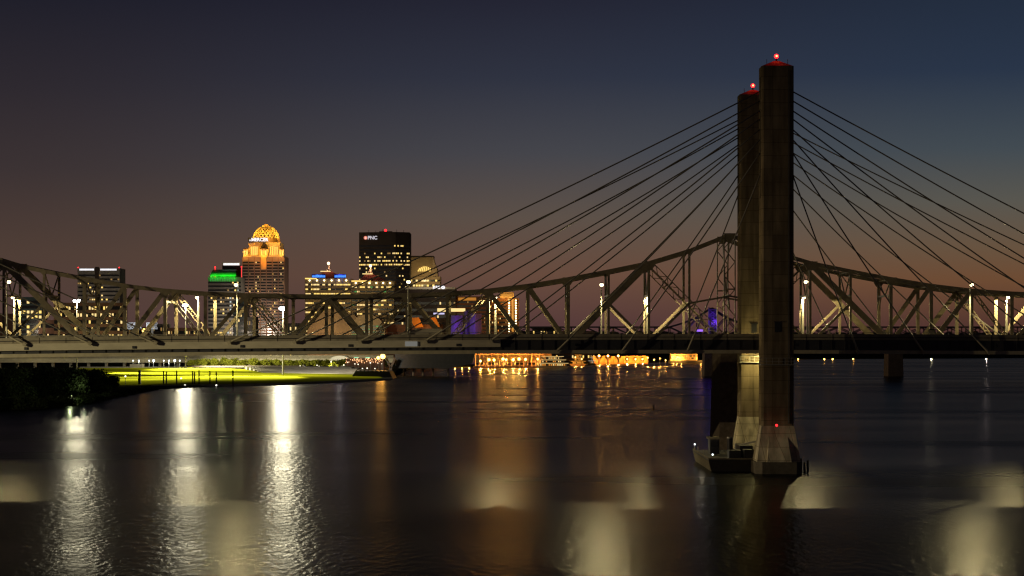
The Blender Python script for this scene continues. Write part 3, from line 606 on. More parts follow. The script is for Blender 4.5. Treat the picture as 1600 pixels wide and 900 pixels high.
for q in (391, 394, 397, 400, 421, 424.5, 428, 431.5): m_.box(P_(q), P_(q + 1.3), Y + 5.5, Y + 5.96, PZ(398, Y), PZ(385, Y))
m_.build('drum_window', E_WY, dr)
MB().prism([(P_(405), PZ(390, Y)), (P_(419), PZ(390, Y)), (P_(414), PZ(379, Y)), (P_(410), PZ(379, Y))], Y + 4, Y + 5.9).build('gable', W_DK, t_)
MB().box(P_(408), P_(416.5), Y - 1.2, Y - .71, PZ(421, Y), PZ(401, Y)).build('orange_bay', mat('bay_stone', (.5, .3, .12), .8, 0, .2, .3), t_)
flood(t_, P_(412), Y - 7, PZ(412, Y), 2600, (1, .36, .03))
MB().cyl(xc, Y + 23, PZ(379, Y), PZ(371.5, Y), 17, 16.2, 28).build('ring_wall', W_BR, t_)
for q in (392, 402, 422, 432): flood(t_, P_(q), Y - 6, PZ(392, Y), 3600, (1, .38, .03))
R = 14.8; zc = PZ(371.5, Y); yc = Y + 23
mb = MB(); nd = 22
def dp(a, e_, rr=R): return (xc + rr * math.cos(e_) * math.sin(a), yc - rr * math.cos(e_) * math.cos(a), zc + rr * 1.0 * math.sin(e_))
for k in range(nd):
    for s in (1, -1):
        pts = [dp(2 * math.pi * k / nd + s * .95 * i / 12, 1.28 * i / 12) for i in range(13)]; mb.tube(pts, [.60 - .02 * i for i in range(13)], 4)
mb.build('lattice_dome', W_GOLD, t_)
MB().ball((xc, yc, zc), R - 2.4, 24, 14).build('inner_dome', mat('dome_dark', (.2, .11, .04), .7), t_)
MB().cyl(xc, yc, PZ(353.5, Y), PZ(351, Y), 4.8, 5.2, 16).cyl(xc, yc, PZ(351, Y), PZ(348.5, Y), 3.0, 2.2, 16).build('dome_lantern', W_GOLD, t_)
for a in (-1.1, -.4, .4, 1.1): flood(t_, xc + 24 * math.sin(a), yc - 27 * math.cos(a), zc + 8, 24000, (1, .56, .06))
flood(t_, xc, yc - 9, PZ(345, Y), 2500, (1, .35, .04))
def text(s, root, x, y, z, size, m_, name='sign_letters', width=None):
    c = bpy.data.curves.new(name, 'FONT'); c.body = s; c.size = size; c.extrude = .15; c.align_x = 'LEFT'; c.offset = .03 * size
    c.materials.append(m_); o = bpy.data.objects.new(name, c); COL.objects.link(o); me = bpy.data.meshes.new_from_object(o); bpy.data.objects.remove(o); o = bpy.data.objects.new(name, me); COL.objects.link(o); o.rotation_euler = (math.radians(90), 0, 0); o.parent = root; o.location = Vector((x, y, z)) - wl(root); return o
MB().box(P_(387), P_(409.5), Y + 3.5, Y + 4, PZ(377.4, Y), PZ(371, Y)).build('sign_panel', M_DARK, t_)
text('MERCER', t_, P_(392), Y + 3.3, PZ(376.6, Y), 5.3, E_WHT)
MB().prism([(P_(389), PZ(376.4, Y)), (P_(391.2), PZ(376.4, Y)), (P_(390.1), PZ(373, Y))], Y + 3, Y + 3.4).build('sign_emblem', E_WHT, t_)
# twin waterfront offices
def plaza(px0, px1, ytop, label, lx, seed, green, blue):
    Y = 2120; t_, x0, x1, z1, _ = tower_b('plaza_office', label, px0, px1, ytop + 3, W_CR, Y, 40)
    rows = 17
    facade(t_, (x0, Y), (x1, Y), 2, z1 - 4.2, 16, rows, lambda r_, c_, g: (.55 if r_ % 2 == 0 or r_ < 7 else .22) * (1.3 if c_ < 10 else 1), [E_WY, E_WP, E_WP, E_WG if green else E_WY], .9, .36, seed)
    m_ = MB()
    for i in range(7): x = x0 + (x1 - x0) * i / 6; m_.box(x - .35, x + .35, Y - .65, Y - .4, 2, z1)
    m_.build('mullion', W_CR, t_)
    m_ = MB(); 
    for r_ in range(rows): z = 2 + (z1 - 6.2) * r_ / rows; m_.box(x0 - .3, x1 + .3, Y - .4, Y - .02, z - .5, z + .5)
    m_.build('spandrel', W_CR, t_)
    for i in range(6):
        x = x0 + (x1 - x0) * (i + .6) / 6.2; MB().ball((x, Y - .9, z1 - 2.2), .75, 8, 6).build('parapet_lamp', E_LAMP, t_, True)
    MB().box(x0 - .2, PX(px0 + (18 if blue else 30), Y), Y - .9, Y - .5, z1 - .8, z1 + .5).build('cornice_light', E_WY, t_)
    MB().frustum((PX(lx - 17, Y), PX(lx + 29, Y), Y + 4, Y + 36, z1), (PX(lx - 8, Y), PX(lx + 4, Y), Y + 14, Y + 26, PZ(ytop - 9, Y))).build('hipped_roof', mat('roof_red', (.25, .08, .07), .8), t_)
    MB().box(PX(lx - 12, Y), PX(lx + 4, Y), Y + 12, Y + 13, PZ(ytop - 8, Y), PZ(ytop - 9.4, Y)).build('roof_rim', E_WP, t_)
    m_ = MB(); x = PX(lx, Y)
    for (za, zb_, r1) in ((ytop - 9, ytop - 13, 2.6), (ytop - 13, ytop - 17, 1.9), (ytop - 17, ytop - 21, 1.2)): m_.cyl(x, Y + 20, PZ(za, Y), PZ(zb_, Y), r1, r1 * .85)
    m_.build('spire', mat('spire_pale', (.6, .5, .4), .7), t_)
    MB().ball((x, Y + 17, PZ(ytop - 21.5, Y)), 1.5, 10, 8).build('spire_lamp', emat('spire_glass', (1, .62, .32), 5), t_, True)
    child_light('spire_light', t_, (x, Y + 12, PZ(ytop - 19, Y)), 2600, (1, .55, .3), .3)
    flood(t_, PX((px0 + px1) / 2, Y), Y - 30, 60, 10000, (1, .72, .38))
    if blue:
        for (a, b_) in ((488, 508), (523, 540)):
            MB().box(PX(a - 1, Y), PX(b_ + 1, Y), Y - 1, Y - .7, PZ(434.5, Y), PZ(428.5, Y)).build('sign_panel', mat('navy_panel', (.02, .03, .2), .5), t_)
            q = a; rr = random.Random(a); s = MB()
            while q < b_ - 1: w_ = rr.choice((1.1, 1.5, 1.9)); s.box(PX(q, Y), PX(q + w_, Y), Y - 1.3, Y - 1.01, PZ(433.5, Y), PZ(rr.choice((429.5, 430.3)), Y)); q += w_ + .4
            s.build('sign_letters', E_BLUE, t_)
        child_light('sign_glow', t_, (PX(532, Y), Y - 5, PZ(430, Y)), 1800, (.05, .15, 1), .3); child_light('sign_glow', t_, (PX(498, Y), Y - 5, PZ(430, Y)), 900, (.1, .3, 1), .3)
    return t_
plaza(477, 548, 432, 'cream plaza office with blue lit signs under its spire', 511, 11, False, True)
plaza(549.5, 616, 436, 'cream plaza office with green lit windows and a spire, before the dark tower', 577, 12, True, False)
# dark bank tower
Y = 2330; t_, x0, x1, z1, poly = tower_b('bank_tower', 'tall black bank tower with a white sign, the broadest on the skyline', 561, 640, 363, mat('wall_black', (.035, .028, .022), .7, 0, .2, .1), Y, 40, 619, 9)
xc_ = PX(619, Y)
ltf = lambda r_, c_, g: {29: .12, 28: .05, 27: .5, 26: .25, 25: .65, 24: .95, 23: .12, 9: .2, 13: .1, 12: .35, 11: .5, 10: .4, 8: .3, 6: .3, 30: .1, 26: .3, 21: .08}.get(r_, .07)
facade(t_, (x0, Y), (xc_, Y - 9), 5, z1 - 14, 22, 30, lambda r_, c_, g: ltf(r_, c_, g) * (.25 if r_ in (27,) and c_ < 9 else 1), [E_WY, E_WY, E_WP, E_WD], .72, .42, 21, None, 99)
facade(t_, (xc_, Y - 9), (x1, Y), 5, z1 - 14, 9, 30, ltf, [E_WY, E_WP], .72, .42, 22)
m_ = MB()
for i in range(6): x = PX(575 + i * 11, Y); m_.cyl(x, Y + 12, z1, z1 + rnd.uniform(2, 5.5), .22)
m_.build('roof_antenna', M_DARK, t_); MB().box(PX(592, Y), PX(612, Y), Y + 6, Y + 20, z1, z1 + 1.6).build('roof_plant', W_DK, t_)
MB().ball((PX(602, Y), Y + 5, z1 + 2.6), 1.5, 10, 8).build('roof_beacon', E_RED, t_, True)
text('PNC', t_, PX(575, Y), Y - 5.6, PZ(374.3, Y), 5.6, emat('sign_soft', (.85, .8, .88), .7))
m_ = MB(); cxx, czz = PX(571.5, Y), PZ(371.8, Y)
m_.prism([(cxx + 2.1 * math.cos(a * math.pi / 6), czz + 2.1 * math.sin(a * math.pi / 6)) for a in range(12)], Y - 3.4, Y - 2.9); m_.build('sign_emblem', emat('emblem_red', (1, .3, .2), .9), t_)
MB().prism([(cxx - 1, czz - .9), (cxx + 1.1, czz - .9), (cxx + .1, czz + 1.1)], Y - 3.7, Y - 3.41).build('emblem_mark', emat('emblem_white', (1, .7, .62), 1.1), t_)
# stepped tower right of it
Y = 2380; t_, x0, x1, z1, _ = tower_b('stepped_tower', 'tan tower with a rounded stepped shoulder right of the black bank tower', 636, 688, 432, W_TAN, Y, 34)
MB().prism([(PX(636, Y), z1 + .01), (PX(684, Y), z1 + .01), (PX(683, Y), PZ(420, Y)), (PX(679, Y), PZ(410, Y)), (PX(677, Y), PZ(402, Y)), (PX(636, Y), PZ(400, Y))], Y + 2, Y + 30).build('upper_stage', W_TAN, t_)
facade(t_, (x0, Y), (x1, Y), 4, z1 - 2, 12, 16, lambda r_, c_, g: .5 if r_ in (15, 14, 12, 10) else .2, [E_WY, E_WP, E_WY], .7, .4, 31)
for i in range(7): MB().beam((PX(653 + i * 3.1, Y), Y + 1.6, PZ(424, Y)), (PX(656 + i * 2.7, Y), Y + 1.6, PZ(419 - 3 * math.sin(i / 6 * 3.1), Y)), 1.2, .5).build('lit_louvre', E_WY, t_)
MB().box(PX(636, Y), PX(677.5, Y), Y + 1, Y + 31, PZ(402, Y), PZ(399.6, Y)).build('roof_slab', W_DK, t_); flood(t_, PX(662, Y), Y - 30, 95, 24000, (1, .75, .35))
# arena with lit sign
Y = 2050; t_, x0, x1, z1, _ = tower_b('arena', 'long dark arena with a pale roof edge and a white lit sign', 616, 712, 452, W_DK, Y, 60)
MB().box(PX(632, Y), PX(711, Y), Y - 1.5, Y + 58, PZ(452, Y), PZ(448.6, Y)).build('roof_edge', mat('roof_pale', (.5, .46, .38), .7), t_)
facade(t_, (x0, Y), (x1, Y), 3, z1 - 4, 26, 10, .12, [E_WD, E_WP], .6, .4, 41, None, 60)
text('KFC', t_, PX(676.4, Y), Y - 1.9, PZ(451.2, Y), 4.2, E_WHT)
m_ = MB(); m_.prism([(PX(692.5, Y) + 2.0 * math.cos(a * math.pi / 8), PZ(449.2, Y) + 1.7 * math.sin(a * math.pi / 8)) for a in range(16)], Y - 2.2, Y - 1.8); m_.build('sign_emblem', E_WHT, t_)
m_ = MB().beam((PX(691, Y), Y - 2.5, PZ(450, Y)), (PX(694, Y), Y - 2.5, PZ(448, Y)), .45, .2).build('emblem_slash', M_DARK, t_)
flood(t_, PX(670, Y), Y - 20, PZ(444, Y), 7000, (1, .85, .65)); MB().box(PX(684, Y), PX(727, Y), Y - 12, Y - 2, PZ(487, Y), PZ(482, Y)).build('lit_concourse', E_WP, t_)
MB().box(PX(678, Y), PX(695, Y), Y - 14, Y - 12.1, PZ(491.5, Y), PZ(489, Y)).build('canopy_light', emat('canopy_glow', (.7, .65, 1), .9), t_)
# barrel-roofed halls, tan, with green glass
Y = 1980
for t0 in [o for o in bpy.data.objects if o.get('category') == 'building' and o.name.split('.')[0] in ('office_tower', 'green_roof_tower', 'domed_tower', 'bank_tower', 'apartment_block', 'teal_glass_block')]:
    flood(t0, t0.location.x, t0.location.y - 62, 34, {'office_tower': 60000, 'bank_tower': 130000, 'domed_tower': 150000}.get(t0.name, 30000), (1, .8, .6))  # floods added in mid-air to brighten the walls like street glow
def barrel(px0, px1, ytop, ybase, label, m_, y=Y, name='barrel_hall'):
    t_ = thing(name, label, 'building', (PX((px0 + px1) / 2, y), y, 1)); c = (px0 + px1) / 2; rr = (px1 - px0) / 2
    poly = [(PX(px1, y), 0), (PX(px1, y), PZ(ybase, y))] + [(PX(c + rr * math.cos(a * math.pi / 12), y), PZ(ybase - (ybase - ytop) * math.sin(a * math.pi / 12), y)) for a in range(1, 12)] + [(PX(px0, y), PZ(ybase, y)), (PX(px0, y), 0)]
    MB().prism(poly, y, y + 30).build('arched_wall', m_, t_); return t_
t_ = barrel(480, 566, 484, 512, 'wide tan barrel-roofed hall below the twin plaza offices', W_TAN); flood(t_, PX(520, Y), Y - 40, 20, 42000, (1, .7, .38)); flood(t_, PX(496, Y), Y - 12, 14, 4000, (1, .35, .2))
t_ = barrel(546, 602, 491, 520, 'second tan barrel-roofed hall with a green glass front', W_TAN, Y - 36); facade(t_, (PX(549, Y - 36), Y - 36), (PX(600, Y - 36), Y - 36), PZ(526, Y), PZ(508, Y), 12, 4, .3, [E_WG], .7, .6, 51, W_TEAL); flood(t_, PX(574, Y), Y - 70, 30, 26000, (1, .75, .4))
t_ = thing('low_mall', 'low reddish hall with an orange lit slanting wing, left of the purple building', 'building', (PX(650, Y), Y, 1))
MB().box(PX(600, Y), PX(690, Y), Y, Y + 30, 0, PZ(507, Y)).build('wall', W_BR, t_)
for a in (640, 666): MB().prism([(PX(a, Y), PZ(497, Y)), (PX(a + 15, Y), PZ(496, Y)), (PX(a + 22, Y), PZ(511, Y)), (PX(a + 9, Y), PZ(512, Y))], Y - 8, Y - 2).build('orange_wing', mat('wing_orange', (.6, .25, .05), .7), t_)
flood(t_, PX(668, Y), Y - 22, PZ(508, Y), 8500, ORANGE)
# purple faceted building
Y = 1900; t_ = thing('museum', 'faceted museum hall washed in purple light', 'building', (PX(722, Y), Y, 1))
for (a, b_, yt, dy) in ((699, 723, 493, 0), (724, 735, 486, 6), (733, 752, 490, 2)): MB().plan([(PX(a, Y), Y + dy + 6), (PX((a + b_) / 2, Y), Y + dy - 3), (PX(b_, Y), Y + dy + 5), (PX(b_, Y), Y + 30), (PX(a, Y), Y + 30)], 0, PZ(yt, Y)).build('wall', W_PUR, t_)
for px in (706, 716, 742): flood(t_, PX(px, Y), Y - 12, PZ(512, Y), 2600, (.24, .05, 1))
# hotels on the right
Y = 2060; t_, x0, x1, z1, _ = tower_b('hotel', 'brown hotel slab with an orange crown band behind the purple museum', 713, 772, 463, mat('wall_umber', (.16, .08, .05), .85, 0, .2, .1), Y, 24)
facade(t_, (x0, Y), (x1, Y), 3, z1 - 4, 18, 15, lambda r_, c_, g: .13, [E_WD, E_WO, E_WD], .5, .45, 61); MB().box(PX(716, Y), PX(744, Y), Y - .8, Y - .3, PZ(469.5, Y), PZ(465, Y)).build('crown_band', emat('crown_orange', (.8, .3, .03), .55), t_)
flood(t_, PX(742, Y), Y - 35, 28, 15000, (1, .5, .2))
Y = 2000; t_, x0, x1, z1, _ = tower_b('hotel', 'brown hotel with two bright dotted vertical strips at the skyline end', 768, 811, 466, mat('wall_umber2', (.2, .1, .055), .85, 0, .2, .1), Y, 24)
facade(t_, (x0, Y), (PX(792, Y), Y), 3, z1 - 2, 8, 15, .25, [E_WD, E_WO, E_WP], .5, .4, 62)
MB().box(PX(781, Y), PX(803, Y), Y - 2, Y + 10, z1, PZ(456.5, Y)).build('penthouse', W_TAN, t_); MB().box(PX(783, Y), PX(801, Y), Y - 2.4, Y - 2.05, PZ(463.5, Y), PZ(459, Y)).build('crown_band', MATS['crown_orange'], t_)
for q in (795.5, 806):
    st = MB().box(PX(q - 1.6, Y), PX(q + 1.6, Y), Y - .9, Y - .1, PZ(522, Y), PZ(467, Y)).build('stair_strip', W_CR, t_)
    for j in range(13): MB().ball((PX(q, Y), Y - 1.4, PZ(469.5 + j * 4, Y)), .62, 8, 6).build('strip_lamp', E_LAMP, st)
MB().box(PX(799.5, Y), PX(802.5, Y), Y - .8, Y - .1, PZ(520, Y), PZ(467, Y)).build('orange_strip', emat('strip_orange', (1, .4, .05), .6), t_)
for px in (798, 786): flood(t_, PX(px, Y), Y - 8, PZ(468, Y), 3800, (1, .5, .1))
flood(t_, PX(803, Y), Y - 15, PZ(495, Y), 3500, (1, .62, .2))
# low city fabric behind, giving the skyline a base
lowb = [(60, 86, 500, W_BR), (192, 230, 511, W_BR), (230, 262, 506, W_GY), (262, 326, 512, W_BR), (384, 400, 495, W_GY), (444, 480, 505, W_GY), (600, 620, 500, W_GY), (688, 714, 498, W_BR), (811, 832, 517, W_DK), (832, 868, 512, W_DK), (868, 930, 517, W_BR)]
wds = ['left of the brick block', 'right of the brick block', 'under the white truss span', 'left of the green roof tower', 'just right of the domed tower foot', 'between domed tower and plaza offices', 'between green glass hall and arena', 'behind the purple museum', 'just right of the last hotel', 'second right of the last hotel', 'furthest right on the riverside']
for i, (a, b_, yt, w_) in enumerate(lowb):
    y = 2160 + (i % 3) * 14; t_, x0, x1, z1, _ = tower_b('low_rise', 'low dim city block ' + wds[i], a, b_, yt, w_, y, 20)
    facade(t_, (x0, y), (x1, y), 2, z1 - 1, max(3, (b_ - a) // 4), 4, .3, [E_WD, E_WP, E_WY], .5, .4, 70 + i)

# ------------------------------------------------------------------ elevated expressway behind the lawn
ex = thing('elevated_expressway', 'long pale elevated expressway on columns behind the riverside trees', 'viaduct', (PX(300, 1640), 1640, 1)); y = 1640
MB().box(PX(-80, y), PX(615, y), y, y + 14, PZ(566.5, y), PZ(560, y)).build('deck', M_FASC, ex); MB().box(PX(-80, y), PX(615, y), y - .5, y - .02, PZ(560, y), PZ(555, y)).build('parapet', M_PARA, ex)
for i in range(24):
    x = PX(-60 + i * 28, y); MB().box(x - 1, x + 1, y + 5, y + 8, 0, PZ(566.6, y)).build('column', M_PAVE, ex)
for px in (60, 240, 420, 560): child_light('soffit_light', ex, (PX(px, y), y - 25, 5), 3000, WARM, .3)
y = 1340; ex2 = thing('dark_ramp', 'dark elevated ramp standing in the water right of the trapezoid wharf', 'viaduct', (PX(680, y), y, 0))
MB().prism([(PX(617, y), PZ(575, y)), (PX(700, y), PZ(576, y)), (PX(738, y), PZ(568, y)), (PX(742, y), PZ(553, y)), (PX(724, y), PZ(543, y)), (PX(617, y), PZ(543, y))], y, y + 26).build('deck', M_GIRD, ex2)
for px in (630, 645, 660, 676, 700): MB().cyl(PX(px, y), y + 8, -2, PZ(574, y), .75).build('column', M_STONE, ex2)
mb = MB()
for px in (604, 618): mb.beam((PX(611, y), y - 4, PZ(575, y)), (PX(px, y), y - 4, PZ(559, y)), 1.4); 
mb.beam((PX(611, y), y - 4, -1), (PX(611, y), y - 4, PZ(575, y)), 1.8); mb.build('forked_column', M_GIRD, ex2)
y = 1236; wh = thing('wharf_block', 'black trapezoid wharf block at the end of the lawn', 'wharf', (PX(580, y), y, 0))
MB().prism([(PX(546, y), -1), (PX(615, y), -1), (PX(608, y), PZ(580, y)), (PX(555, y), PZ(580, y))], y, y + 40).build('wall', M_DARK, wh)
for i in range(9): MB().box(PX(556 + i * 6.2, y), PX(557.4 + i * 6.2, y), y + 1, y + 1.5, PZ(580, y), PZ(578, y)).build('bollard', M_PAVE, wh)

# ------------------------------------------------------------------ riverfront restaurants, boats and lamps
y = 1715; rv = thing('riverside_pavilion', 'long two storey riverside pavilion lit deep orange', 'building', (PX(800, y), y, 1)); x0, x1 = PX(743, y), PX(862, y)
MB().box(x0, x1, y + 10, y + 30, 0, PZ(553, y)).build('wall', W_TAN, rv)
MB().box(x0 - 1, x1, y, y + 12, PZ(564.5, y) - .3, PZ(564.5, y)).box(x0 - 1, x1, y - 2, y + 31, PZ(554, y), PZ(552.5, y)).box(x0 - 2, x1 + 2, y - 5, y + 12, .2, 1.6).build('floor_slab', W_BR, rv)
for i in range(20): x = x0 + (x1 - x0) * i / 19; MB().box(x - .3, x + .3, y - .4, y + .2, 1.6, PZ(554, y)).build('post', W_BR, rv)
facade(rv, (x0, y + 9.8), (x1, y + 9.8), 2, PZ(566, y), 30, 1, .5, [E_WO, E_WY, E_WD], .6, .6, 81)
LP = [(751, 564, 1), (764, 562, 1.3), (772, 562.5, 1.2), (786, 561, 1.3), (791, 562, .8), (802, 562, 1.2), (811, 561, 1.2), (821, 561.5, 1.1), (840, 561, .8)]
for (px, py, s) in LP:
    x = PX(px, y); lo = MB().cyl(x, y - 3, 1.6, PZ(py, y) - .5, .15).build('lamp_pole', M_DARK, rv); MB().ball((x, y - 3, PZ(py, y)), .95 * s, 10, 8).build('lamp_globe', E_OR, lo, True)
    child_light('lamp_light', rv, (x, y - 4.2, PZ(py, y)), 30000 * s, ORANGE, .3)
def boat(px0, px1, y, decks, label, em, wallm):
    x0, x1 = PX(px0, y), PX(px1, y); t_ = thing('moored_riverboat', label, 'boat', ((x0 + x1) / 2, y, 0))
    MB().prism([(x0 + 2, -.6), (x1 - 2, -.6), (x1, 1.6), (x0, 1.6)], y, y + 12).build('hull', wallm, t_)
    for d in range(decks):
        z = 1.6 + d * 2.9; MB().box(x0 + 3 + d * 2, x1 - 2 - d * 2, y + 1.5, y + 10.5, z, z + 2.3).build('cabin', W_CR, t_); MB().box(x0 + 1 + d * 2, x1 - d * 2, y + .2, y + 11.5, z + 2.31, z + 2.85).build('deck_roof', W_CR, t_)
        MB().box(x0 + 1.4 + d * 2, x1 - .4 - d * 2, y - .05, y + .15, z + 2.45, z + 2.7).build('light_string', em, t_)
        facade(t_, (x0 + 4 + d * 2, y + 1.4), (x1 - 3 - d * 2, y + 1.4), z + .4, z + 2, 12, 1, .7, [em, E_WO], .6, .8, 90 + d)
    return t_
for i, (px, py) in enumerate(((684, 577.5), (700, 576.5), (711, 576), (722, 575.4), (733, 575), (868, 560), (878, 563), (899, 558), (909, 561), (1012, 559), (1022, 562), (1031, 560), (1040, 563))):
    yy = 1655 if px < 740 else 1850; x = PX(px, yy); t_ = thing('wharf_lamp', 'small orange bulb on the ' + ('shore behind the dark ramp' if px < 740 else 'far wharf beyond the pavilion') + ', ' + ORD[i] + ' of thirteen from the left', 'street lamp', (x, yy, 0), 'small orange bulbs along the far shore')
    MB().cyl(x, yy, -1, PZ(py, yy), .15).build('pole', M_DARK, t_); MB().ball((x, yy, PZ(py, yy)), .55, 8, 6).build('globe', E_OR, t_, True); child_light('lamp_light', t_, (x, yy - 1.2, PZ(py, yy)), 11000, ORANGE, .2)
boat(836, 889, 1700, 3, 'white three deck riverboat moored beside the orange pavilion', E_WP, W_CR)
boat(890, 916, 1860, 3, 'small orange lit boat right of the white riverboat', E_WO, W_BR)
t_ = boat(917, 932, 1900, 2, 'small green-white lit boat house at the wharf', E_WC, W_DK)
y = 2050
bt = thing('moored_barge', 'dark barge at the far wharf with a line of orange lights', 'boat', (PX(1062, y), y, 0)); MB().box(PX(1046, y), PX(1104, y), y, y + 14, -.5, 3).build('hull', M_GIRD, bt); MB().box(PX(1048, y), PX(1090, y), y + 3, y + 12, 3, PZ(553, y)).build('cabin', W_TAN, bt)
facade(bt, (PX(1048, y), y + 2.9), (PX(1090, y), y + 2.9), 4, PZ(554.5, y), 14, 2, .75, [E_WO, E_WY, E_WO], .7, .5, 95)
for px in (1052, 1058, 1064, 1095): child_light('lamp_light', bt, (PX(px, y), y - 1, 5.5), 14000, ORANGE, .3)
for px in (936, 950, 966, 980, 993, 1004):
    i = (936, 950, 966, 980, 993, 1004).index(px); y = 1960 + i * 22; x = PX(px, y); py = 556 if i < 3 else 561
    t_ = thing('wharf_lamp', 'orange wharf lamp on the far bank, ' + ORD[i] + ' of six right of the boats', 'street lamp', (x, y, 0), 'orange lamps along the far wharf')
    MB().cyl(x, y, -1, PZ(py, y), .25).build('pole', M_DARK, t_); MB().ball((x, y, PZ(py, y)), 1.1 if i < 3 else .8, 10, 8).build('globe', E_OR, t_, True); MB().box(x - 6, x + 6, y + 3, y + 9, -1, PZ(556, y)).build('lit_wall', mat('wharf_brick', (.3, .14, .06), .8, 0, .2, .2), t_)
    child_light('lamp_light', t_, (x, y - 1.6, PZ(py, y)), 34000 if i < 3 else 24000, ORANGE, .3)
for i, (px, c, e_) in enumerate(((1247, ORANGE, E_OR), (1288, ORANGE, E_OR), (1301, ORANGE, E_OR), (1333, ORANGE, E_OR), (1455, (1, .9, .55), E_LAMP), (1541, (1, .8, .75), E_LAMP))):
    y = 2420; x = PX(px, y); t_ = thing('shore_lamp', ('orange' if i < 4 else 'pale') + ' low shore lamp right of the tower, ' + ORD[i] + ' of six from the left', 'street lamp', (x, y, 0), 'low shore lamps right of the tower')
    MB().cyl(x, y, -1, PZ(561.3, y), .3).build('pole', M_DARK, t_); MB().ball((x, y, PZ(560.9, y)), 1.0, 10, 8, .7).build('globe', e_, t_, True); child_light('lamp_light', t_, (x, y - 1.5, PZ(560.5, y)), 14000, c, .3)
# wooded far bank to the right
M_FAR = mat('far_woods', (.02, .022, .018), 1, 0, .4, .02)
def wood(px0, px1, y, ytop, amp, seed):
    rg = random.Random(seed); mb = MB(); px = px0
    while px < px1:
        r_ = rg.uniform(7, 15); x = PX(px, y) + rg.uniform(-3, 3); zt_ = PZ(ytop + rg.uniform(-amp, amp), y)
        mb.ball((x, y + rg.uniform(0, 60), zt_ - r_), r_, 9, 6, 1.0); mb.box(x - r_, x + r_, y + 8, y + 60, 0, zt_ - r_); px += r_ * 1.1 / y * F
    # roughen the outline
    mb.v = [(a + rg.uniform(-1.2, 1.2), b2 + rg.uniform(-1.2, 1.2), c + rg.uniform(-1.4, 1.4)) for a, b2, c in mb.v]
    return struct(mb.build('far_woods', M_FAR), 'stuff')
wood(830, 1750, 3600, 519, 2.0, 5)

# ------------------------------------------------------------------ floodlit lawn, masts, posts, trees
for i, (px, py, y, h_, pw) in enumerate(((120, 470, 1330, 2.5, 100000), (290, 477, 1500, 2.5, 170000), (442, 482, 1250, 2.5, 180000))):
    x = PX(px, y); z = PZ(py, y)
    t_ = thing('floodlight_mast', 'very tall floodlight mast with a blazing white head, ' + ('behind the left trees', 'rising from the back of the lawn', 'rising from the front of the lawn')[i], 'floodlight', (x, y, 2.4), 'high floodlight masts')
    MB().tube([(x, y, 2.4), (x, y, z)], [.5, .22], 12).build('mast', M_POLE, t_)
    rg_ = MB().cyl(x, y, z - .5, z - .2, 1.7, 1.7, 16).build('head_ring', M_DARK, t_)
    for k in range(8):
        a = k * math.pi / 4; fx, fy = x + 1.3 * math.cos(a), y + 1.3 * math.sin(a); MB().ball((fx, fy, z), 1.25, 10, 7, .8).build('floodlight_head', E_FLOOD, rg_, True)
    child_light('mast_light', t_, (x, y - 1.2, z - 1.9), pw, COOL, .5)
for o in [o for o in bpy.data.objects if o.name.startswith('floodlight_mast')]:
    w_ = wl(o); tgt = {-1: (w_.x + 62, w_.y - 30), 0: (w_.x + 20, w_.y - 68), 1: (w_.x - 45, w_.y - 52)}[-1 if w_.x < -270 else (0 if w_.x < -200 else 1)]
    child_light('lawn_light', o, (w_.x, w_.y - 2.5, 41), 4500000, (1, .93, .6), .5, 'SPOT', (tgt[0], tgt[1], 2.5), .86, .5)
    if w_.x > -200: child_light('lawn_light', o, (w_.x, w_.y - 2.5, 41), 7500000, (1, .93, .6), .5, 'SPOT', (-222, 1105, 2.5), .34, 1); child_light('lawn_light', o, (w_.x, w_.y - 2.5, 41), 3500000, (1, .93, .6), .5, 'SPOT', (-186, 1100, 2.5), .3, 1); child_light('lawn_light', o, (w_.x, w_.y - 2.5, 41), 3000000, (1, .93, .6), .5, 'SPOT', (w_.x - 8, w_.y - 50, 2.5), .95, .6)
    if -270 < w_.x < -200: child_light('lawn_light', o, (w_.x, w_.y - 2.5, 41), 5000000, (1, .93, .6), .5, 'SPOT', (w_.x + 12, w_.y - 42, 2.5), 1.15, .6)
    if w_.x > -200: child_light('terrace_light', o, (w_.x, w_.y + 2.5, 41), 260000, (1, .93, .78), .5, 'SPOT', (w_.x + 30, w_.y + 110, 2.5), .95, .6)
    if -270 < w_.x < -200: child_light('terrace_light', o, (w_.x, w_.y + 2.5, 41), 700000, (1, .93, .6), .5, 'SPOT', (w_.x + 40, w_.y + 100, 6), 1.0, .6)
pil = [218, 255.5, 260, 276, 301, 304, 311, 328, 338, 364]
dk = thing('floating_dock', 'thin dark floating dock along the lawn edge', 'dock', (PX(290, 1030), 1030, 0)); MB().box(PX(225, 1030), PX(345, 1030), 1028, 1032, -.3, .7).build('platform', M_RUST, dk); MB().box(PX(225, 1030), PX(345, 1030), 1027.8, 1027.98, .3, .8).build('edge_strip', M_PAVE, dk)
for i, px in enumerate(pil):
    y = 1034 - (5 if i % 3 == 0 else 0); x = PX(px, y)
    tag(MB().cyl(x, y, -2, PZ(578.5 + (i * 7 % 3), y), .75 if i == 0 else .38, .68 if i == 0 else .34).build('mooring_post', M_RUST), 'tall dark mooring post before the lawn, ' + ORD[i] + ' of ten from the left' + (', thickest' if i == 0 else ''), 'post', 'dark mooring posts before the lawn')
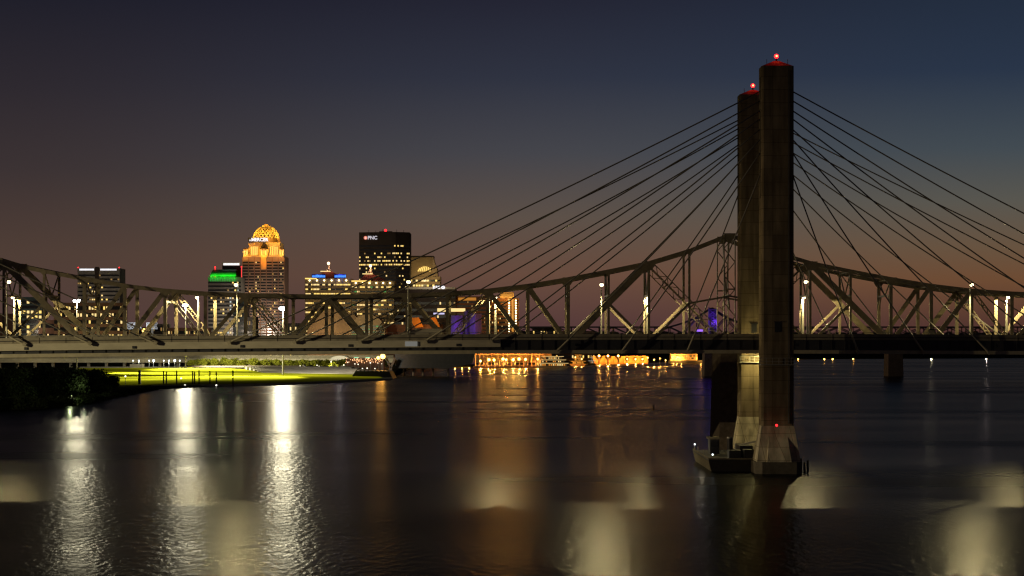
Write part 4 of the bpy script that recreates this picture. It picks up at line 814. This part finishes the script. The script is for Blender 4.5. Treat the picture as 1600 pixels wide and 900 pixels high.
for i, (px, py, y) in enumerate(((283, 591, 1020), (196, 588, 1005), (289, 602, 1015), (338, 602, 1015), (191, 618.5, 862))):
    x = PX(px, y); t_ = thing('path_light', 'small white path lamp, ' + ('on the lawn behind the posts', 'at the right edge of the dark trees', 'on the dock left of centre', 'on the dock near its right end', 'low on the dark bank')[i], 'lamp', (x, y, 0))
    MB().cyl(x, y, 0, PZ(py, y), .12).build('stem', M_DARK, t_); MB().ball((x, y, PZ(py, y)), .45, 8, 6).build('globe', emat('path_glass', (1, .95, .8), 2), t_, True)
# row of white lamps under the expressway, and scattered ones in the trees
rg = random.Random(3); wl_ = [208, 217, 233, 240, 256, 264, 273, 281]
for i, px in enumerate(wl_):
    y = 1600; x = PX(px, y); t_ = thing('promenade_lamp', 'white promenade lamp under the expressway, ' + ORD[i] + ' of eight from the left', 'street lamp', (x, y, 1), 'white lamps under the expressway')
    MB().cyl(x, y, 1, PZ(564, y), .2).build('pole', M_POLE, t_); MB().ball((x, y, PZ(563.5, y)), 1.0 if px in (240, 273) else .6, 8, 6).build('globe', emat('cool_globe', (.9, .97, 1), 3), t_, True)
    if i % 2: child_light('lamp_light', t_, (x, y - 1.4, PZ(563.5, y)), 2500, (.85, .95, 1), .2)
for i in range(22):
    px = 470 + i * 6 + rg.uniform(-2, 2); py = rg.uniform(565, 577); y = 1480; x = PX(px, y)
    t_ = thing('garden_lamp', 'tiny pale garden lamp among the terrace trees, ' + ORD[i] + ' of twenty-two from the left', 'lamp', (x, y, 1), 'tiny lamps among the terrace trees')
    MB().cyl(x, y, 1, PZ(py, y), .1).build('stem', M_POLE, t_); MB().ball((x, y, PZ(py, y)), rg.uniform(.28, .5), 8, 6).build('globe', emat('garden_glass', (1, .92, .7), 2.2), t_, True)
child = [(598, 557, 1330, 5000, 1.7, 'big orange sodium lamp left of the dark ramp'), (591, 559, 1345, 4000, 1.1, 'smaller orange sodium lamp beside the big one by the dark ramp'), (225, 516.5, 1700, 4500, 1.7, 'orange sodium lamp shining through the left trusses'), (420, 560.5, 1700, 4000, 1.0, 'orange lamp above the promenade trees')]
for (px, py, y, pw, r_, lb) in child:
    x = PX(px, y); t_ = thing('sodium_lamp', lb, 'street lamp', (x, y, 1)); MB().cyl(x, y, 1, PZ(py, y), .25).build('pole', M_DARK, t_); MB().ball((x, y, PZ(py, y)), r_, 10, 8).build('globe', E_OR, t_, True); child_light('lamp_light', t_, (x, y - r_ - 1, PZ(py, y)), pw, ORANGE, .3)
t_ = barrel(516, 546, 556, 562, 'small pale domed tent roof beyond the terrace trees', mat('tent_white', (.6, .57, .5), .8), 1620, 'domed_tent'); child_light('tent_light', t_, (PX(530, 1600), 1600, 10), 5000, (1, .95, .85), .3)
t_ = thing('string_lit_terrace', 'long terrace strung with warm pink-orange bulbs beyond the wharf block', 'building', (PX(570, 1500), 1500, 1)); MB().box(PX(540, 1500), PX(600, 1500), 1502, 1512, 0, PZ(560, 1500)).build('wall', W_BR, t_)
mb = MB()
for i in range(70): mb.ball((PX(540 + rg.uniform(0, 58), 1500), 1501, PZ(rg.uniform(560, 567), 1500)), .3, 6, 4)
mb.build('bulb_string', emat('bulb_pink', (1, .5, .22), 2.2), t_)
mb = MB()
for px in (553, 571): mb.box(PX(px, 1500), PX(px + 7, 1500), 1501.2, 1501.6, PZ(559.6, 1500), PZ(558, 1500))
mb.build('green_floodlight', emat('green_pale', (.35, .8, .45), 1.0), t_)

def crown_mesh(name, rx, rz, nleaf, size, seed, m_, nb=9, z0=.0):
    rg = random.Random(seed); mb = MB(); blobs = []
    for i in range(nb):
        a = rg.uniform(0, 6.28); q = rg.uniform(.15, .62) * rx; blobs.append((q * math.cos(a), q * math.sin(a), z0 + rz * rg.uniform(.35, 1.5), rx * rg.uniform(.34, .58)))
    for i in range(nleaf):
        bx_, by_, bz_, br_ = blobs[rg.randrange(nb)]
        v = Vector((rg.gauss(0, 1), rg.gauss(0, 1), rg.gauss(0, 1))).normalized() * br_ * (rg.uniform(.45, 1.08))
        c = Vector((bx_ + v.x, by_ + v.y, bz_ + v.z * .8)); n = Vector((rg.gauss(0, 1), rg.gauss(0, 1), rg.gauss(0, 1) + .4)).normalized(); u = n.orthogonal().normalized(); w = n.cross(u); s = size * rg.uniform(.6, 1.3)
        mb.quad(c - u * s - w * s * .6, c + u * s - w * s * .6, c + u * s * .6 + w * s, c - u * s * .8 + w * s * .7)
    return mb
def tree_proto(label, kind, m_, h_, rx, nleaf, size, seed, loc, group, low=.26):
    t_ = thing(kind, label, 'tree' if 'bush' not in kind else 'bush', loc, group); ch = h_ * (.88 - low)
    mb = crown_mesh('crown', rx, ch / 2, nleaf, size, seed, m_, 13, h_ * low); o_ = wl(t_); mb.v = [(a + o_.x, b2 + o_.y, c + o_.z) for a, b2, c in mb.v]; mb.build('crown', m_, t_)
    x, y, z = loc; tm = MB().tube([(x, y, z - .6), (x + .1, y, z + h_ * .3), (x, y, z + h_ * .75)], [h_ * .032, h_ * .024, h_ * .008], 8)
    for k in range(4):
        a = k * 1.7 + seed; tm.tube([(x, y, z + h_ * (.28 + .06 * k)), (x + rx * .5 * math.cos(a), y + rx * .5 * math.sin(a), z + h_ * (.5 + .06 * k))], [h_ * .015, h_ * .006], 6)
    tm.build('trunk', M_BARK, t_); return t_
# bank trees at the left
protos = []; spots = []
rg = random.Random(12)
for i, px in enumerate((-35, -12, 8, 24, 40, 55, 70, 84, 98, 112, 126, 140, 153, 166, 178)):
    y = 730 + (i % 3) * 45 + max(0, px) * .7; top = 563 + rg.uniform(-3, 3) + (0 if px < 130 else (px - 130) * .42); spots.append((px, y, top))
gl = 'dark trees on the left bank'
for i, (px, y, top) in enumerate(spots):
    z = 1.0; h_ = PZ(top, y) - z; lb = 'dark leafy tree on the left bank, ' + ORD[i] + ' of fifteen from the left'
    if i < 3: protos.append((tree_proto(lb, 'bank_tree', M_LEAF, 15, 7.6, 5200, .36, 40 + i, (PX(px, y), y, z), gl, .04)))
    else: o = dup(protos[i % 3], (PX(px, y), y, z), lb, gl); o.rotation_euler = (0, 0, i * 1.3)
    t_ = protos[i] if i < 3 else o; s = h_ / 15; t_.scale = (s * 1.05, s * 1.05, s)
nm = thing('floodlight_mast', 'added floodlight mast on the near left bank, unseen outside the picture', 'floodlight', (-210, 300, 1)); MB().tube([(-210, 300, .5), (-210, 300, 36)], [.45, .2], 12).build('mast', M_POLE, nm)  # mast added out of view to light deck, truss and tower foot
MB().cyl(-210, 300, 36.6, 36.9, 1.6, 1.6, 14).build('head_ring', M_DARK, nm)
child_light('added_deck_flood', nm, (-208, 302, 36.0), 350000, (1, .86, .5), .06, 'SPOT', (-208 + 60, 300 + 104, 27), 1.46, .12)
child_light('added_truss_flood', nm, (-208, 302, 39.2), 165000, (1, .8, .42), .3, 'SPOT', (-208 + 60, 300 + 104, 34), 1.46, .3)
mb = MB(); NV = 24
for i in range(NV):      # visor added to keep the deck flood off the upper truss
    a0, a1 = math.radians(-20 + 105 * i / NV), math.radians(-20 + 105 * (i + 1) / NV); pr_ = [(-208 + 3 * math.sin(a), 302 + 3 * math.cos(a)) for a in (a0, a1)]
    mb.quad((*pr_[0], 35.835), (*pr_[1], 35.835), (*pr_[1], 38.5), (*pr_[0], 38.5))
mb.build('light_screen', M_DARK, nm)
child_light('added_base_flood', nm, (-208, 301, 29.0), 480000, (1, .85, .55), .3, 'SPOT', (49.5, 358, 4.2), .055, .35)
child_light('added_river_flood', nm, (-208, 303, 28.6), 400000, (1, .78, .45), .3, 'SPOT', (110, 371, 21), .5, 1)
bp_ = []
bs = []
for i in range(22):
    u = i / 21; px = -30 + u * 258
    ysh = [(-60, 648), (0, 642), (60, 640), (120, 634), (190, 620), (232, 610), (260, 608)]
    for a, c in zip(ysh, ysh[1:]):
        if a[0] <= px <= c[0]: wy = a[1] + (c[1] - a[1]) * (px - a[0]) / (c[0] - a[0])
    y = GY(wy) + 11; bs.append((px, y, 5.6 * (1 - .55 * u) * rg.uniform(.8, 1.25)))
for i, (px, y, h_) in enumerate(bs):
    lb = 'low dark bush at the water edge, ' + ORD[i] + ' of twenty-two from the left'; gl2 = 'low bushes along the left water edge'
    if i < 2:
        o = tree_proto(lb, 'bank_bush', M_LEAF, 5, 4.6, 1700, .26, 60 + i, (PX(px, y), y, .2), gl2); bp_.append(o)
        for c in o.children:
            if c.name.startswith('crown'): c.location.z -= 1.2
    else: o = dup(bp_[i % 2], (PX(px, y), y, .2), lb, gl2); o.rotation_euler = (0, 0, i * .9)
    s = h_ / 5; o.scale = (s * 1.15, s * 1.15, s)
t_ = thing('bank_lamp', 'hidden lamp lighting green undergrowth among the left bank trees', 'lamp', (PX(110, 740), 740, 1)); MB().cyl(PX(112, 738), 738, 0, 3.4, .1).ball((PX(112, 738), 738, 3.5), .25, 8, 6).build('post', M_POLE, t_)
child_light('lamp_light', t_, (PX(112, 738), 735, 4.6), 1300, (.85, 1, .5), .1); child_light('lamp_light', t_, (PX(112, 738) - 9, 800, 6), 700, (.9, 1, .6), .1)
# promenade trees
pt = []; n_ = 32
for i in range(n_):
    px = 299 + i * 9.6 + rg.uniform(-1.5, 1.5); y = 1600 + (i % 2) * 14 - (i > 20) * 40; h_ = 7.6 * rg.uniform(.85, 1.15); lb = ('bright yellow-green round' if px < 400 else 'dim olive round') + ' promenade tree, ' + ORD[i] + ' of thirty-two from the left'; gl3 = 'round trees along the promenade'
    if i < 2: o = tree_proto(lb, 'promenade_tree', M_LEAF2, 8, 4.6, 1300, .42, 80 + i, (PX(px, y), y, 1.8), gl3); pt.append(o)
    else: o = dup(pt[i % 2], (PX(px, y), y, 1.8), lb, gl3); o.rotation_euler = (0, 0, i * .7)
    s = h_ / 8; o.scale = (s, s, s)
lp_ = thing('lamp_row', 'bright uplights on poles in front of the brightest promenade trees', 'lamp', (PX(350, 1560), 1560, 2)); mb = MB()
for px in (315, 345, 372, 396): mb.cyl(PX(px, 1560), 1560, 2, 3.6, .15)
mb.build('bollard', M_DARK, lp_)
for px, pw in ((315, 12000), (345, 22000), (372, 22000), (396, 12000), (450, 6000), (520, 5000)): child_light('lamp_light', lp_, (PX(px, 1560), 1560, 4.4), pw, (1, .9, .45), .3)
tag(MB().box(PX(300, 1555), PX(470, 1555), 1552, 1553, 2.8, 4.0).build('added_fence', mat('pale_fence', (.5, .42, .34), .8)), 'added pale fence standing in for a strip of lights before the promenade trees', 'fence')  # fence added to catch light where a pinkish strip of lights runs
tag(MB().box(PX(203, 1540), PX(222, 1540), 1540, 1550, 1, PZ(569, 1540)).build('pale_kiosk', M_PAVE), 'low pale kiosk behind the left end of the lawn', 'building')

# ------------------------------------------------------------------ work barge by the tower, piles, buoys
bg_ = thing('work_barge', 'dark flat work barge moored at the foot of the cable bridge tower', 'boat', (40.5, 382, 0))
mb = MB().prism([(36.2, 2.0), (45.2, 2.0), (45.2, -.8), (36.9, -.8)], 366, 398); mb.build('hull', M_RUST, bg_)
MB().box(36.15, 45.3, 365.9, 398.1, 2.01, 2.2).build('deck', M_DARK, bg_)
MB().prism([(36.12, 1.9), (36.19, 1.9), (36.8, -.3), (36.7, -.3)], 366.3, 397.7).build('side_plating', M_HULLP, bg_)
MB().box(36.1, 36.3, 366, 398, 2.21, 2.5).box(36.3, 45.3, 366, 366.2, 2.21, 2.45).build('gunwale', M_HULLP, bg_)
ca = MB().box(38.2, 40.0, 384, 388, 2.21, 5.0).build('cabin', M_DARK, bg_); MB().box(37.9, 40.3, 383.6, 388.4, 5.01, 5.35).build('cabin_roof', M_HULLP, ca); MB().box(38.4, 39.8, 383.9, 383.98, 3.6, 4.6).build('cabin_window', M_GLASS, ca)
MB().tube([(41.6, 380, 2.2), (41.6, 380, 5.4)], .55, 12).build('drum', M_RUST, bg_); MB().cyl(41.6, 380, 5.41, 5.7, .6).build('drum_cap', M_POLE, bg_)
MB().box(42.6, 45.0, 372, 381, 2.21, 4.4).box(40.2, 42.4, 368.5, 372, 2.21, 3.7).box(42.9, 44.4, 367.4, 370.6, 2.21, 3.9).build('deck_cargo', M_DARK, bg_)
mb = MB(); mb.beam((43.5, 377, 4.4), (47.6, 370, 5.8), .3)
for (x, y) in ((36.4, 390), (36.4, 378), (36.4, 397)): mb.cyl(x, y, 2.2, 3.3, .07)
mb.build('rail_post', M_POLE, bg_)
for (x, y, z) in ((36.4, 396.5, 3.4), (36.9, 366.1, 3.1)): MB().ball((x, y, z), .17, 8, 6).build('deck_lamp', emat('deck_glass', (.85, .95, 1), 3), bg_); 
child_light('lamp_light', bg_, (36.0, 380, 5.4), 60, (1, .85, .6), .1)
for i, (px, h_) in enumerate(((1251.5, 2.7), (1256, 2.0), (1260, 2.4))): tag(MB().cyl(PX(px, 362), 362 - i * .8, -2, h_, .22, .2).build('mooring_pile', M_RUST), 'short dark mooring pile right of the tower footing, ' + ('tallest, nearest the footing', 'middle one', 'outermost')[i], 'post', 'short piles beside the tower footing')
y = GY(640); t_ = thing('channel_buoy', 'small dark channel buoy alone on open water left of the tower', 'buoy', (PX(1021, y), y, 0)); MB().cyl(PX(1021, y), y, -.3, .5, .5).build('float', M_RUST, t_); MB().cyl(PX(1021, y), y, .5, 1.7, .28, .2).build('marker', M_DARK, t_)
y = GY(638)
for i, px in enumerate((37.5, 42.5)): tag(MB().ball((PX(px, y), y, .6), .6, 10, 8, 1.1).build('mooring_ball', mat('white_float', (.7, .62, .58), .7)), 'small round white float before the dark bank, ' + ('left', 'right') [i] + ' one of a pair', 'buoy', 'pair of white floats')
child_light('red_nav_light', br, (PX(1213.5, 358.5), 358.6, PZ(664.5, 358.6)), 3, (1, .02, .02), .1)
MB().ball((PX(1213.5, 358.9), 358.9, PZ(664.5, 358.9)), .22, 8, 6).build('navigation_lamp', E_RED, br)
